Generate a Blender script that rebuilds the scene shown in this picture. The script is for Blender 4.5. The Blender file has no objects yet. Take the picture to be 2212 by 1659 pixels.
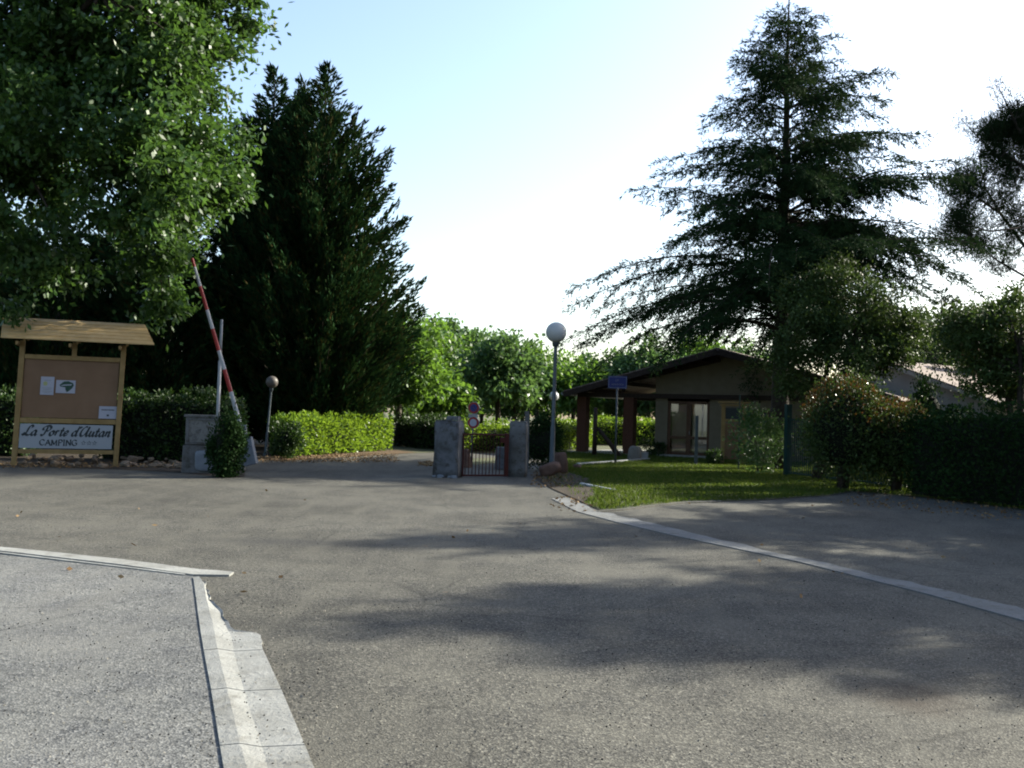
import bpy, bmesh, math, random
import numpy as np
from mathutils import Vector, Matrix
random.seed(5); RNG = np.random.default_rng(11)
R = math.radians
SC = bpy.context.scene
COL = SC.collection

# ---------------------------------------------------------------- camera
EYE = 1.6; F = 2160.0; PITCH = R(1.79); ROLL = R(1.7)      # F in 2212-pixel units
fw = Vector((0, math.cos(PITCH), math.sin(PITCH))); u0 = Vector((0, -math.sin(PITCH), math.cos(PITCH)))
X0 = Vector((1, 0, 0))
rt = X0*math.cos(ROLL) + u0*math.sin(ROLL); up = u0*math.cos(ROLL) - X0*math.sin(ROLL)
cam = bpy.data.cameras.new('camera'); camo = bpy.data.objects.new('camera', cam); COL.objects.link(camo)
camo.matrix_world = Matrix.Translation((0, 0, EYE)) @ Matrix((rt, up, -fw)).transposed().to_4x4()
cam.sensor_width = 36; cam.lens = 36*F/2212; cam.clip_end = 2000; cam.clip_start = .05
SC.camera = camo
def ray(x, y): return fw*F + rt*(x-1106) - up*(y-829.5)
def P(x, y, Y):
    r = ray(x, y); return Vector((0, 0, EYE)) + r*(Y/r.y)
def G(x, y, z=0.0):
    r = ray(x, y); return Vector((0, 0, EYE)) + r*((z-EYE)/r.z)

# ---------------------------------------------------------------- tagging
def tag(o, label=None, cat=None, group=None, kind=None):
    if label: o['label'] = label
    if cat: o['category'] = cat
    if group: o['group'] = group
    if kind: o['kind'] = kind
    return o
def thing(name, label, cat, loc=(0, 0, 0), rz=0, group=None):
    o = bpy.data.objects.new(name, None); COL.objects.link(o)
    o.location = loc; o.rotation_euler = (0, 0, rz); o.empty_display_size = .2
    return tag(o, label, cat, group)
def link(name, me, mat, parent=None, smooth=False):
    o = bpy.data.objects.new(name, me); COL.objects.link(o)
    if mat: me.materials.append(mat)
    if smooth: me.polygons.foreach_set('use_smooth', [True]*len(me.polygons))
    if parent: o.parent = parent
    return o
def copy_tree(o, parent=None):
    c = o.copy(); COL.objects.link(c); c.parent = parent
    for ch in list(o.children): copy_tree(ch, c)
    return c

# ---------------------------------------------------------------- materials
ALB = .42; LALB = .5     # surfaces measured for exposure 0, scaled for the brighter exposure
def sc_(c, k=None): k = ALB if k is None else k; return tuple(v*k for v in c)
def mat_new(name):
    m = bpy.data.materials.new(name); m.use_nodes = True
    nt = m.node_tree; b = nt.nodes['Principled BSDF']; return m, nt, b
def N(nt, t, **k):
    n = nt.nodes.new(t)
    for a, v in k.items(): setattr(n, a, v)
    return n
def noise(nt, scale, detail=4, rough=.6, src='Object', vec=None):
    n = N(nt, 'ShaderNodeTexNoise'); n.inputs['Scale'].default_value = scale
    n.inputs['Detail'].default_value = detail; n.inputs['Roughness'].default_value = rough
    if vec is None:
        tc = N(nt, 'ShaderNodeTexCoord'); vec = tc.outputs[src]
    nt.links.new(vec, n.inputs['Vector']); return n
def ramp(nt, fac, stops):
    r = N(nt, 'ShaderNodeValToRGB'); e = r.color_ramp.elements
    while len(e) < len(stops): e.new(.5)
    for i, (p, c) in enumerate(stops): e[i].position = p; e[i].color = (*c, 1)
    nt.links.new(fac, r.inputs['Fac']); return r
def mixc(nt, a, b, fac, mode='MIX'):
    m = N(nt, 'ShaderNodeMix', data_type='RGBA', blend_type=mode)
    for s, v in ((m.inputs[0], fac), (m.inputs[6], a), (m.inputs[7], b)):
        if isinstance(v, bpy.types.NodeSocket): nt.links.new(v, s)
        elif isinstance(v, (int, float)): s.default_value = v
        else: s.default_value = (*v, 1)
    return m.outputs[2]
def bump(nt, b, h, strength=.3, dist=.02):
    bp = N(nt, 'ShaderNodeBump'); bp.inputs['Strength'].default_value = strength; bp.inputs['Distance'].default_value = dist
    nt.links.new(h, bp.inputs['Height']); nt.links.new(bp.outputs['Normal'], b.inputs['Normal'])
def simple(name, c1, c2, scale=6, rough=.7, bs=.3, bd=.01, metal=0, spec=.4, detail=5):
    m, nt, b = mat_new(name)
    n = noise(nt, scale, detail); r = ramp(nt, n.outputs['Fac'], [(.3, sc_(c1)), (.7, sc_(c2))])
    nt.links.new(r.outputs['Color'], b.inputs['Base Color'])
    b.inputs['Roughness'].default_value = rough; b.inputs['Metallic'].default_value = metal
    b.inputs['Specular IOR Level'].default_value = spec*.5
    n2 = noise(nt, scale*5, 4); bump(nt, b, n2.outputs['Fac'], bs, bd)
    return m
def leafmat(name, cols, rough=.45, trans=.35, tcol=None, spec=.5):
    m, nt, b = mat_new(name)
    g = N(nt, 'ShaderNodeNewGeometry')
    r = ramp(nt, g.outputs['Random Per Island'], [(i/(len(cols)-1) if len(cols) > 1 else 0, sc_(c, LALB)) for i, c in enumerate(cols)])
    n = noise(nt, .7, 2)
    hs = N(nt, 'ShaderNodeHueSaturation'); nt.links.new(r.outputs['Color'], hs.inputs['Color'])
    mr = N(nt, 'ShaderNodeMapRange'); nt.links.new(n.outputs['Fac'], mr.inputs['Value'])
    mr.inputs['From Min'].default_value = .3; mr.inputs['From Max'].default_value = .7
    mr.inputs['To Min'].default_value = .75; mr.inputs['To Max'].default_value = 1.25
    nt.links.new(mr.outputs['Result'], hs.inputs['Value'])
    nt.links.new(hs.outputs['Color'], b.inputs['Base Color'])
    b.inputs['Roughness'].default_value = rough; b.inputs['Specular IOR Level'].default_value = spec*.45
    t = N(nt, 'ShaderNodeBsdfTranslucent')
    tc = mixc(nt, hs.outputs['Color'], sc_(tcol or (.16, .30, .02), LALB*.9), .5)
    nt.links.new(tc, t.inputs['Color'])
    ms = N(nt, 'ShaderNodeMixShader'); ms.inputs[0].default_value = trans
    nt.links.new(b.outputs[0], ms.inputs[1]); nt.links.new(t.outputs[0], ms.inputs[2])
    nt.links.new(ms.outputs[0], nt.nodes['Material Output'].inputs['Surface'])
    return m
M = {}
M['bark'] = simple('bark', (.035, .028, .02), (.10, .08, .06), 9, .9, .8, .03)
M['barkpale'] = simple('bark_pale', (.12, .10, .08), (.25, .22, .18), 9, .9, .6, .02)
M['leaf_big'] = leafmat('leaf_big', [(.035, .088, .018), (.06, .14, .03), (.105, .195, .055)], .42, .36, (.2, .38, .05), .5)
M['leaf_far'] = leafmat('leaf_far', [(.055, .145, .028), (.095, .215, .038), (.15, .28, .055)], .45, .45, (.34, .6, .05))
M['leaf_farblue'] = leafmat('leaf_far_cool', [(.06, .14, .045), (.10, .205, .07), (.16, .27, .10)], .4, .4, (.26, .46, .08))
M['leaf_olive'] = leafmat('leaf_olive', [(.04, .08, .016), (.065, .12, .024), (.10, .15, .04)], .58, .3, (.12, .18, .03))
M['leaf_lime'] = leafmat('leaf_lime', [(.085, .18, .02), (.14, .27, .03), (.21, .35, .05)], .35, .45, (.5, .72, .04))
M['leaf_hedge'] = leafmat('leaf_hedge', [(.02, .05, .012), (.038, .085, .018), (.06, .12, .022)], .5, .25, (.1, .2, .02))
M['leaf_dark'] = leafmat('leaf_dark', [(.016, .042, .013), (.026, .062, .018), (.04, .082, .024)], .7, .15, (.05, .1, .02), .1)
M['leaf_red'] = leafmat('leaf_red', [(.12, .035, .015), (.17, .085, .02), (.08, .12, .02)], .3, .3, (.25, .12, .03), .5)
M['ley'] = leafmat('cypress_leaf', [(.012, .038, .016), (.022, .062, .022), (.032, .078, .026), (.06, .045, .015)], .8, .12, (.05, .1, .02), .03)
M['cedar'] = leafmat('cedar_needle', [(.016, .042, .016), (.028, .062, .024), (.046, .085, .03)], .8, .15, (.06, .1, .03), .04)
M['pine'] = leafmat('pine_needle', [(.013, .032, .014), (.022, .05, .018), (.05, .055, .03)], .8, .15, (.05, .09, .02), .05)
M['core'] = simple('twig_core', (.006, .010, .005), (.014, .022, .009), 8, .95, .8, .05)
M['wood'] = simple('larch_wood', (.34, .22, .08), (.50, .34, .14), 4, .6, .2, .005)
M['plywood'] = simple('plywood', (.27, .155, .085), (.34, .205, .12), 1.5, .6, .1, .003)
M['whiteboard'] = simple('white_board', (.46, .50, .55), (.50, .55, .60), 2, .4, .05, .002)
M['paper'] = simple('paper', (.55, .57, .68), (.62, .64, .74), 3, .6, .02, .001)
M['ink'] = simple('ink', (.04, .055, .06), (.055, .07, .08), 5, .5, .02, .001)
M['green_ink'] = simple('green_ink', (.02, .07, .05), (.05, .14, .10), 30, .6, .02, .001)
M['yellow_ink'] = simple('yellow_ink', (.55, .6, .25), (.6, .62, .35), 10, .6, .02, .001)
M['grey_ink'] = simple('grey_ink', (.35, .38, .42), (.45, .48, .5), 10, .6, .02, .001)
M['paint_white'] = simple('paint_white', (.5, .52, .55), (.64, .66, .68), 3, .4, .1, .003)
M['paint_red'] = simple('paint_red', (.40, .02, .02), (.48, .035, .03), 3, .4, .1, .003)
M['gate_red'] = simple('gate_red', (.07, .014, .011), (.11, .022, .017), 8, .5, .2, .003)
M['metal_grey'] = simple('metal_grey', (.10, .13, .15), (.16, .19, .21), 8, .45, .1, .002, .3)
M['metal_pale'] = simple('metal_pale', (.35, .38, .42), (.5, .53, .56), 6, .5, .1, .002, .2)
M['fence_green'] = simple('fence_green', (.01, .05, .05), (.018, .075, .07), 8, .4, .1, .002)
M['sign_blue'] = simple('sign_blue', (.015, .03, .22), (.02, .04, .27), 5, .35, .02, .001)
M['globe'] = simple('opal_globe', (.78, .80, .80), (.86, .88, .88), 1.2, .3, .02, .002)
M['pierbrick'] = simple('pier_brick', (.13, .055, .035), (.20, .09, .06), 14, .85, .5, .01)
M['darkwood'] = simple('dark_wood', (.04, .025, .02), (.075, .05, .04), 8, .75, .3, .005)
M['render'] = simple('wall_render', (.26, .22, .155), (.32, .275, .2), 3, .9, .3, .006)
M['cream'] = simple('cream_render', (.5, .47, .42), (.6, .56, .5), 2, .9, .3, .006)
M['greystone'] = simple('granite', (.26, .24, .22), (.40, .37, .34), 18, .85, .5, .01)
M['redstone'] = simple('red_rock', (.16, .09, .065), (.28, .17, .13), 6, .9, .6, .03)
M['rubble'] = simple('rubble_stone', (.22, .16, .11), (.42, .34, .26), 5, .9, .6, .02)
M['doorwood'] = simple('door_wood', (.11, .05, .025), (.18, .085, .04), 8, .5, .15, .004)
M['curtain'] = simple('curtain', (.5, .45, .33), (.6, .55, .42), 3, .9, .1, .003)
M['curtainp'] = simple('curtain_pink', (.42, .30, .23), (.5, .37, .28), 3, .9, .1, .003)
def glassmat():
    m, nt, b = mat_new('glass_pane')
    b.inputs['Base Color'].default_value = (.8, .85, .85, 1); b.inputs['Roughness'].default_value = .03
    t = N(nt, 'ShaderNodeBsdfTransparent'); g = N(nt, 'ShaderNodeBsdfGlossy'); g.inputs['Roughness'].default_value = .02
    ms = N(nt, 'ShaderNodeMixShader'); ms.inputs[0].default_value = .12
    nt.links.new(t.outputs[0], ms.inputs[1]); nt.links.new(g.outputs[0], ms.inputs[2])
    nt.links.new(ms.outputs[0], nt.nodes['Material Output'].inputs['Surface']); return m
M['glass'] = glassmat()
def roofmat():
    m, nt, b = mat_new('roof_tiles')
    tc = N(nt, 'ShaderNodeTexCoord')
    w = N(nt, 'ShaderNodeTexWave', wave_type='BANDS', bands_direction='X'); w.inputs['Scale'].default_value = 1.25
    w.inputs['Distortion'].default_value = .6; w.inputs['Detail'].default_value = 1
    nt.links.new(tc.outputs['Object'], w.inputs['Vector'])
    n = noise(nt, 2.5, 5); r = ramp(nt, n.outputs['Fac'], [(.3, sc_((.26, .17, .14))), (.55, sc_((.36, .26, .22))), (.75, sc_((.42, .34, .30)))])
    n2 = noise(nt, 14, 3)
    c = mixc(nt, r.outputs['Color'], n2.outputs['Color'], .12, 'OVERLAY')
    nt.links.new(c, b.inputs['Base Color']); b.inputs['Roughness'].default_value = .85
    bump(nt, b, w.outputs['Fac'], .9, .06); return m
M['roof'] = roofmat()
def concretemat(name, base, dark, stain=(.10, .085, .06), sscale=1.8):
    m, nt, b = mat_new(name); base = sc_(base); dark = sc_(dark); stain = sc_(stain)
    n = noise(nt, sscale, 8, .7); r = ramp(nt, n.outputs['Fac'], [(.32, dark), (.5, base), (.72, tuple(min(1, v*1.35) for v in base))])
    n2 = noise(nt, 5, 6, .7); k = ramp(nt, n2.outputs['Fac'], [(.52, (0, 0, 0)), (.66, (1, 1, 1))])
    c = mixc(nt, r.outputs['Color'], stain, k.outputs['Color'])
    nt.links.new(c, b.inputs['Base Color']); b.inputs['Roughness'].default_value = .9
    n3 = noise(nt, 25, 6, .7); bump(nt, b, n3.outputs['Fac'], .7, .02); return m
M['pillar'] = concretemat('weathered_concrete', (.18, .19, .21), (.06, .06, .055), (.05, .042, .03))
M['pillar_pale'] = concretemat('pale_concrete', (.2, .2, .2), (.10, .09, .075), (.08, .07, .05))
M['postbox_stone'] = concretemat('lichen_stone', (.30, .29, .27), (.035, .03, .025), (.07, .055, .03), 5)
M['kerb'] = concretemat('kerb_concrete', (.44, .445, .42), (.33, .33, .30), (.29, .285, .255), 1.6)
M['kerb_old'] = concretemat('old_kerb_concrete', (.25, .26, .265), (.15, .155, .15), (.13, .125, .11), 2.5)
M['lime'] = simple('lime_plaster', (.26, .29, .34), (.36, .40, .45), 5, .8, .3, .01)

def asphalt(name, tones, lo, hi, dust, speck=1.0, scale=95, rough=.85, grain=.6, stains=()):
    m, nt, b = mat_new(name)
    tc = N(nt, 'ShaderNodeTexCoord'); o = tc.outputs['Object']
    v = N(nt, 'ShaderNodeTexVoronoi'); v.inputs['Scale'].default_value = scale; nt.links.new(o, v.inputs['Vector'])
    sx = N(nt, 'ShaderNodeSeparateColor'); nt.links.new(v.outputs['Color'], sx.inputs[0])
    tones = [(p, sc_(c, .35)) for p, c in tones]; r = ramp(nt, sx.outputs[0], tones)
    g = lambda v_: (v_, v_, v_)
    c = r.outputs['Color']
    n5 = noise(nt, 30, 3, .7, vec=o); c = mixc(nt, c, ramp(nt, n5.outputs['Fac'], [(.35, g(.5-.25*grain)), (.65, g(.5+.25*grain))]).outputs['Color'], 1, 'OVERLAY')
    n1 = noise(nt, .28, 6, .62, vec=o); c = mixc(nt, c, ramp(nt, n1.outputs['Fac'], [(.34, g(lo)), (.5, g(.5)), (.66, g(hi))]).outputs['Color'], 1, 'OVERLAY')
    n2 = noise(nt, 2.2, 6, .65, vec=o); c = mixc(nt, c, ramp(nt, n2.outputs['Fac'], [(.3, (.40, .40, .41)), (.7, (.6, .595, .58))]).outputs['Color'], 1, 'OVERLAY')
    # streaks polished by turning tyres
    mp2 = N(nt, 'ShaderNodeMapping'); nt.links.new(o, mp2.inputs['Vector']); mp2.inputs['Rotation'].default_value = (0, 0, .35); mp2.inputs['Scale'].default_value = (3.2, .28, 1)
    n6 = noise(nt, .8, 4, .55, vec=mp2.outputs['Vector']); k6 = ramp(nt, n6.outputs['Fac'], [(.5, (0, 0, 0)), (.68, (.55, .55, .55))])
    c = mixc(nt, c, sc_(dust, .35), k6.outputs['Color'])
    # dust gathered in patches
    n7 = noise(nt, .55, 7, .7, vec=o); k7 = ramp(nt, n7.outputs['Fac'], [(.48, (0, 0, 0)), (.68, (.6, .6, .6))])
    c = mixc(nt, c, sc_(dust, .35), k7.outputs['Color'])
    # dark patches of old tar
    mp = N(nt, 'ShaderNodeMapping'); nt.links.new(o, mp.inputs['Vector']); mp.inputs['Scale'].default_value = (.8, 2.2, 1)
    n3 = noise(nt, 1.3, 7, .75, vec=mp.outputs['Vector'])
    k = ramp(nt, n3.outputs['Fac'], [(.60, (0, 0, 0)), (.70, (.6, .6, .6))])
    c = mixc(nt, c, tuple(t*.5 for t in tones[1][1]), k.outputs['Color'])
    # hairline cracks
    nd = noise(nt, 2.5, 4, .6, vec=o); mv = mixc(nt, o, nd.outputs['Color'], .12)
    vc = N(nt, 'ShaderNodeTexVoronoi', feature='DISTANCE_TO_EDGE'); vc.inputs['Scale'].default_value = .55; nt.links.new(mv, vc.inputs['Vector'])
    kc = ramp(nt, vc.outputs['Distance'], [(.0, (1, 1, 1)), (.009, (0, 0, 0))])
    nm = noise(nt, .4, 3, .5, vec=o); km = ramp(nt, nm.outputs['Fac'], [(.44, (0, 0, 0)), (.54, (.5, .5, .5))])
    c = mixc(nt, c, tuple(t*.3 for t in tones[1][1]), mixc(nt, kc.outputs['Color'], km.outputs['Color'], 1, 'MULTIPLY'))
    for (px_, py_, rx_, ry_, col) in stains:
        mq = N(nt, 'ShaderNodeMapping', vector_type='TEXTURE'); mq.inputs['Location'].default_value = (px_, py_, 0); mq.inputs['Scale'].default_value = (rx_, ry_, 1); nt.links.new(mixc(nt, o, nd.outputs['Color'], .05), mq.inputs['Vector'])
        gr = N(nt, 'ShaderNodeTexGradient', gradient_type='SPHERICAL'); nt.links.new(mq.outputs['Vector'], gr.inputs[0])
        kk = ramp(nt, gr.outputs['Fac'], [(.05, (0, 0, 0)), (.75, (.75, .75, .75))]); c = mixc(nt, c, col, mixc(nt, kk.outputs['Color'], ramp(nt, n2.outputs['Fac'], [(.3, (.3, .3, .3)), (.6, (1, 1, 1))]).outputs['Color'], 1, 'MULTIPLY'))
    nt.links.new(c, b.inputs['Base Color'])
    b.inputs['Roughness'].default_value = rough; b.inputs['Specular IOR Level'].default_value = .15
    bump(nt, b, v.outputs['Distance'], .5*speck, .007)
    return m
_s = G(1975, 1535)
M['asphalt'] = asphalt('asphalt_warm', [(0, (.045, .046, .046)), (.3, (.135, .132, .118)), (.75, (.19, .184, .16)), (1, (.40, .385, .33))],
                       .36, .66, (.235, .225, .19), stains=[(_s.x, _s.y, .42, .5, (.022, .014, .01)), (-2.4, 11.5, 1.4, .5, (.03, .03, .03))])
M['asphalt2'] = asphalt('asphalt_pale', [(0, (.08, .082, .085)), (.2, (.22, .225, .225)), (.7, (.32, .325, .315)), (1, (.55, .55, .53))],
                        .40, .62, (.36, .355, .33), 1.0, 85, .6, .5)
def grassmat():
    m, nt, b = mat_new('lawn_grass')
    n = noise(nt, .8, 6, .7); n2 = noise(nt, 12, 5, .7)
    r = ramp(nt, n.outputs['Fac'], [(.3, sc_((.05, .075, .018))), (.5, sc_((.10, .115, .03))), (.7, sc_((.19, .16, .065)))])
    r2 = ramp(nt, n2.outputs['Fac'], [(.3, (.35, .35, .35)), (.7, (.65, .65, .65))])
    c = mixc(nt, r.outputs['Color'], r2.outputs['Color'], .9, 'OVERLAY')
    nt.links.new(c, b.inputs['Base Color']); b.inputs['Roughness'].default_value = .95
    bump(nt, b, n2.outputs['Fac'], 1, .05); return m
M['lawn'] = grassmat()
M['soil'] = simple('soil', (.04, .03, .02), (.10, .075, .05), 3, .95, .8, .03, detail=8)
M['litter'] = simple('needle_litter', (.12, .07, .035), (.24, .16, .09), 7, .95, .8, .02, detail=8)
M['blade'] = leafmat('grass_blade', [(.05, .10, .014), (.09, .15, .022), (.17, .18, .045)], .6, .35, (.22, .32, .03), .2)
M['kerbjoint'] = M['core']

# ---------------------------------------------------------------- mesh helpers
class MB:
    def __init__(s): s.v = []; s.f = []
    def add(s, vs, fs):
        b = len(s.v); s.v += [tuple(v) for v in vs]; s.f += [tuple(b+i for i in f) for f in fs]; return s
    def box(s, c, d, rot=None, top=1.0):
        hx, hy, hz = d[0]/2, d[1]/2, d[2]/2; vs = []
        for z in (-1, 1):
            k = top if z > 0 else 1
            for x, y in ((-1, -1), (1, -1), (1, 1), (-1, 1)):
                p = Vector((x*hx*k, y*hy*k, z*hz))
                if rot is not None: p = rot @ p
                vs.append(p+Vector(c))
        return s.add(vs, [(0, 3, 2, 1), (4, 5, 6, 7), (0, 1, 5, 4), (1, 2, 6, 5), (2, 3, 7, 6), (3, 0, 4, 7)])
    def beam(s, a, b, w, h, upv=(0, 0, 1)):
        a = Vector(a); b = Vector(b); d = (b-a); L = d.length; d.normalize()
        sd = d.cross(Vector(upv))
        if sd.length < 1e-4: sd = Vector((1, 0, 0))
        sd.normalize(); u = sd.cross(d)
        vs = []
        for p in (a, b):
            for i, j in ((-1, -1), (1, -1), (1, 1), (-1, 1)): vs.append(p+sd*(i*w/2)+u*(j*h/2))
        return s.add(vs, [(3, 2, 1, 0), (4, 5, 6, 7), (0, 1, 5, 4), (1, 2, 6, 5), (2, 3, 7, 6), (3, 0, 4, 7)])
    def tube(s, pts, rads, n=8, cap=True):
        pts = [Vector(p) for p in pts]; rings = []
        ref = Vector((.31, .17, .93)).normalized()
        for i, p in enumerate(pts):
            d = (pts[min(i+1, len(pts)-1)]-pts[max(i-1, 0)]).normalized()
            r0 = ref if abs(d.dot(ref)) < .95 else Vector((1, 0, 0))
            a = d.cross(r0).normalized(); b = d.cross(a)
            rings.append([p+(a*math.cos(t*2*math.pi/n)+b*math.sin(t*2*math.pi/n))*rads[i] for t in range(n)])
        vs = [v for r in rings for v in r]; fs = []
        for i in range(len(pts)-1):
            for k in range(n): fs.append((i*n+k, i*n+(k+1) % n, (i+1)*n+(k+1) % n, (i+1)*n+k))
        if cap: fs.append(tuple(reversed(range(n)))); fs.append(tuple((len(pts)-1)*n+k for k in range(n)))
        return s.add(vs, fs)
    def lathe(s, prof, n=24, c=(0, 0, 0)):
        vs = []; fs = []
        for r, z in prof:
            for k in range(n): vs.append((c[0]+r*math.cos(k*2*math.pi/n), c[1]+r*math.sin(k*2*math.pi/n), c[2]+z))
        for i in range(len(prof)-1):
            for k in range(n): fs.append((i*n+k, i*n+(k+1) % n, (i+1)*n+(k+1) % n, (i+1)*n+k))
        return s.add(vs, fs)
    def build(s, name, mat, parent=None, bevel=0, smooth=False):
        me = bpy.data.meshes.new(name); me.from_pydata(s.v, [], s.f); me.validate()
        if bevel:
            bm = bmesh.new(); bm.from_mesh(me)
            bmesh.ops.bevel(bm, geom=list(bm.edges), offset=bevel, segments=2, affect='EDGES', profile=.6)
            bm.to_mesh(me); bm.free()
        return link(name, me, mat, parent, smooth)
def sheet(name, pts, z, mat, kind='structure'):
    me = bpy.data.meshes.new(name); me.from_pydata([(p[0], p[1], z) for p in pts], [], [tuple(range(len(pts)))])
    bm = bmesh.new(); bm.from_mesh(me); bmesh.ops.recalc_face_normals(bm, faces=bm.faces)
    for f in bm.faces:
        if f.normal.z < 0: f.normal_flip()
    bmesh.ops.triangulate(bm, faces=bm.faces); bm.to_mesh(me); bm.free()
    return tag(link(name, me, mat), kind=kind)
def unit(v): return v/np.maximum(np.linalg.norm(v, axis=1, keepdims=True), 1e-9)
def leaf_mesh(name, pos, dirs, L, W, mat, parent=None, fold=True):
    n = len(pos); L = (L*RNG.uniform(.65, 1.3, n))[:, None]; W = (W*RNG.uniform(.7, 1.25, n))[:, None]
    dirs = unit(dirs); sd = unit(np.cross(dirs, RNG.normal(size=(n, 3))))
    v = np.empty((n, 4, 3)); v[:, 0] = pos; v[:, 1] = pos+dirs*L*.5+sd*W*.5; v[:, 2] = pos+dirs*L; v[:, 3] = pos+dirs*L*.5-sd*W*.5
    me = bpy.data.meshes.new(name); me.vertices.add(n*4); me.vertices.foreach_set('co', v.reshape(-1).astype(np.float32))
    me.loops.add(n*4); me.loops.foreach_set('vertex_index', np.arange(n*4, dtype=np.int32))
    me.polygons.add(n); me.polygons.foreach_set('loop_start', np.arange(0, n*4, 4, dtype=np.int32))
    me.polygons.foreach_set('loop_total', np.full(n, 4, dtype=np.int32)); me.update(calc_edges=True)
    return link(name, me, mat, parent)

# ---------------------------------------------------------------- trees
def broadleaf(name, label, base, cz, rad, nclump, perclump, rc, leaf, mat, group=None, trunk_r=.16, bark='bark', lean=(0, 0), off=(0, 0), stems=1, seed=0, flat=.7, shell=.45, hole=.0, lobes=None):
    rng = np.random.default_rng(100+seed); rnd = random.Random(seed)
    t = thing(name, label, 'tree', base, 0, group)
    c = np.array([off[0], off[1], cz]); rad = np.array(rad)
    cl = []
    if lobes:
        wts = np.array([l[1]**2 for l in lobes]); wts /= wts.sum()
        for _ in range(nclump):
            l = lobes[rng.choice(len(lobes), p=wts)]; p = rng.normal(size=3); p /= np.linalg.norm(p)
            cl.append(np.array(l[0])+p*rng.uniform()**.4*l[1]*np.array([1, 1, .85]))
    while len(cl) < nclump:
        p = rng.normal(size=3); p /= np.linalg.norm(p); r = rng.uniform(0, 1)**shell
        # lobed outline
        lob = .82+.18*math.sin(3*math.atan2(p[1], p[0])+seed)+.12*math.sin(5*p[2]*2+seed*2)
        q = p*r*rad*lob
        if hole and rng.uniform() < hole and (math.sin(q[0]*2.1+seed)+math.sin(q[2]*2.7+seed*3)) > .4: continue
        cl.append(c+q)
    cl = np.array(cl)
    pos = np.repeat(cl, perclump, axis=0)+rng.normal(size=(nclump*perclump, 3))*np.array([rc, rc, rc*flat])*np.repeat(rng.uniform(.6, 1.25, nclump), perclump)[:, None]
    d = rng.normal(size=pos.shape)+unit(pos-c)*.6+np.array([0, 0, -.35])
    pos[:, 2] = np.maximum(pos[:, 2], .1)
    leaf_mesh('crown', pos, d, leaf, leaf*.55, mat, t)
    mb = MB(); samples = []
    tops = max(.6, cz-rad[2]*.75)
    for sidx in range(stems):
        a0 = rnd.uniform(0, 6.28); sp = .0 if stems == 1 else rad[0]*.22
        b0 = Vector((math.cos(a0)*.12*(stems > 1), math.sin(a0)*.12*(stems > 1), -.05))
        f = Vector((off[0]*.4+math.cos(a0)*sp, off[1]*.4+math.sin(a0)*sp, tops)); tp = Vector((off[0]+math.cos(a0)*sp*1.3, off[1]+math.sin(a0)*sp*1.3, cz+rad[2]*.55))
        k = trunk_r/(stems**.5)
        pts = [b0, b0.lerp(f, .5)+Vector((rnd.uniform(-.1, .1), rnd.uniform(-.1, .1), 0)), f, f.lerp(tp, .5)+Vector((rnd.uniform(-.2, .2), 0, 0)), tp]
        mb.tube(pts, [k*1.35, k, k*.85, k*.5, k*.12], 9)
        for i in range(7):
            st = f.lerp(tp, rnd.uniform(0, .7)); tgt = Vector(cl[rnd.randrange(nclump)])
            md = st.lerp(tgt, .5)+Vector((0, 0, .12*rad[2]))
            pp = [st, st.lerp(md, .6), md, md.lerp(tgt, .6), tgt]; mb.tube(pp, [k*.42, k*.34, k*.26, k*.18, k*.06], 6, False)
            samples += pp[1:4]
        samples += [f, pts[3]]
    for i in range(min(nclump, 90)):
        tgt = Vector(cl[i]); st = min(samples, key=lambda s: (s-tgt).length)
        mb.tube([st, st.lerp(tgt, .5)+Vector((0, 0, .05)), tgt], [k*.2, k*.12, k*.03], 5, False)
    mb.build('trunk', M[bark], t, smooth=True)
    return t

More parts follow.
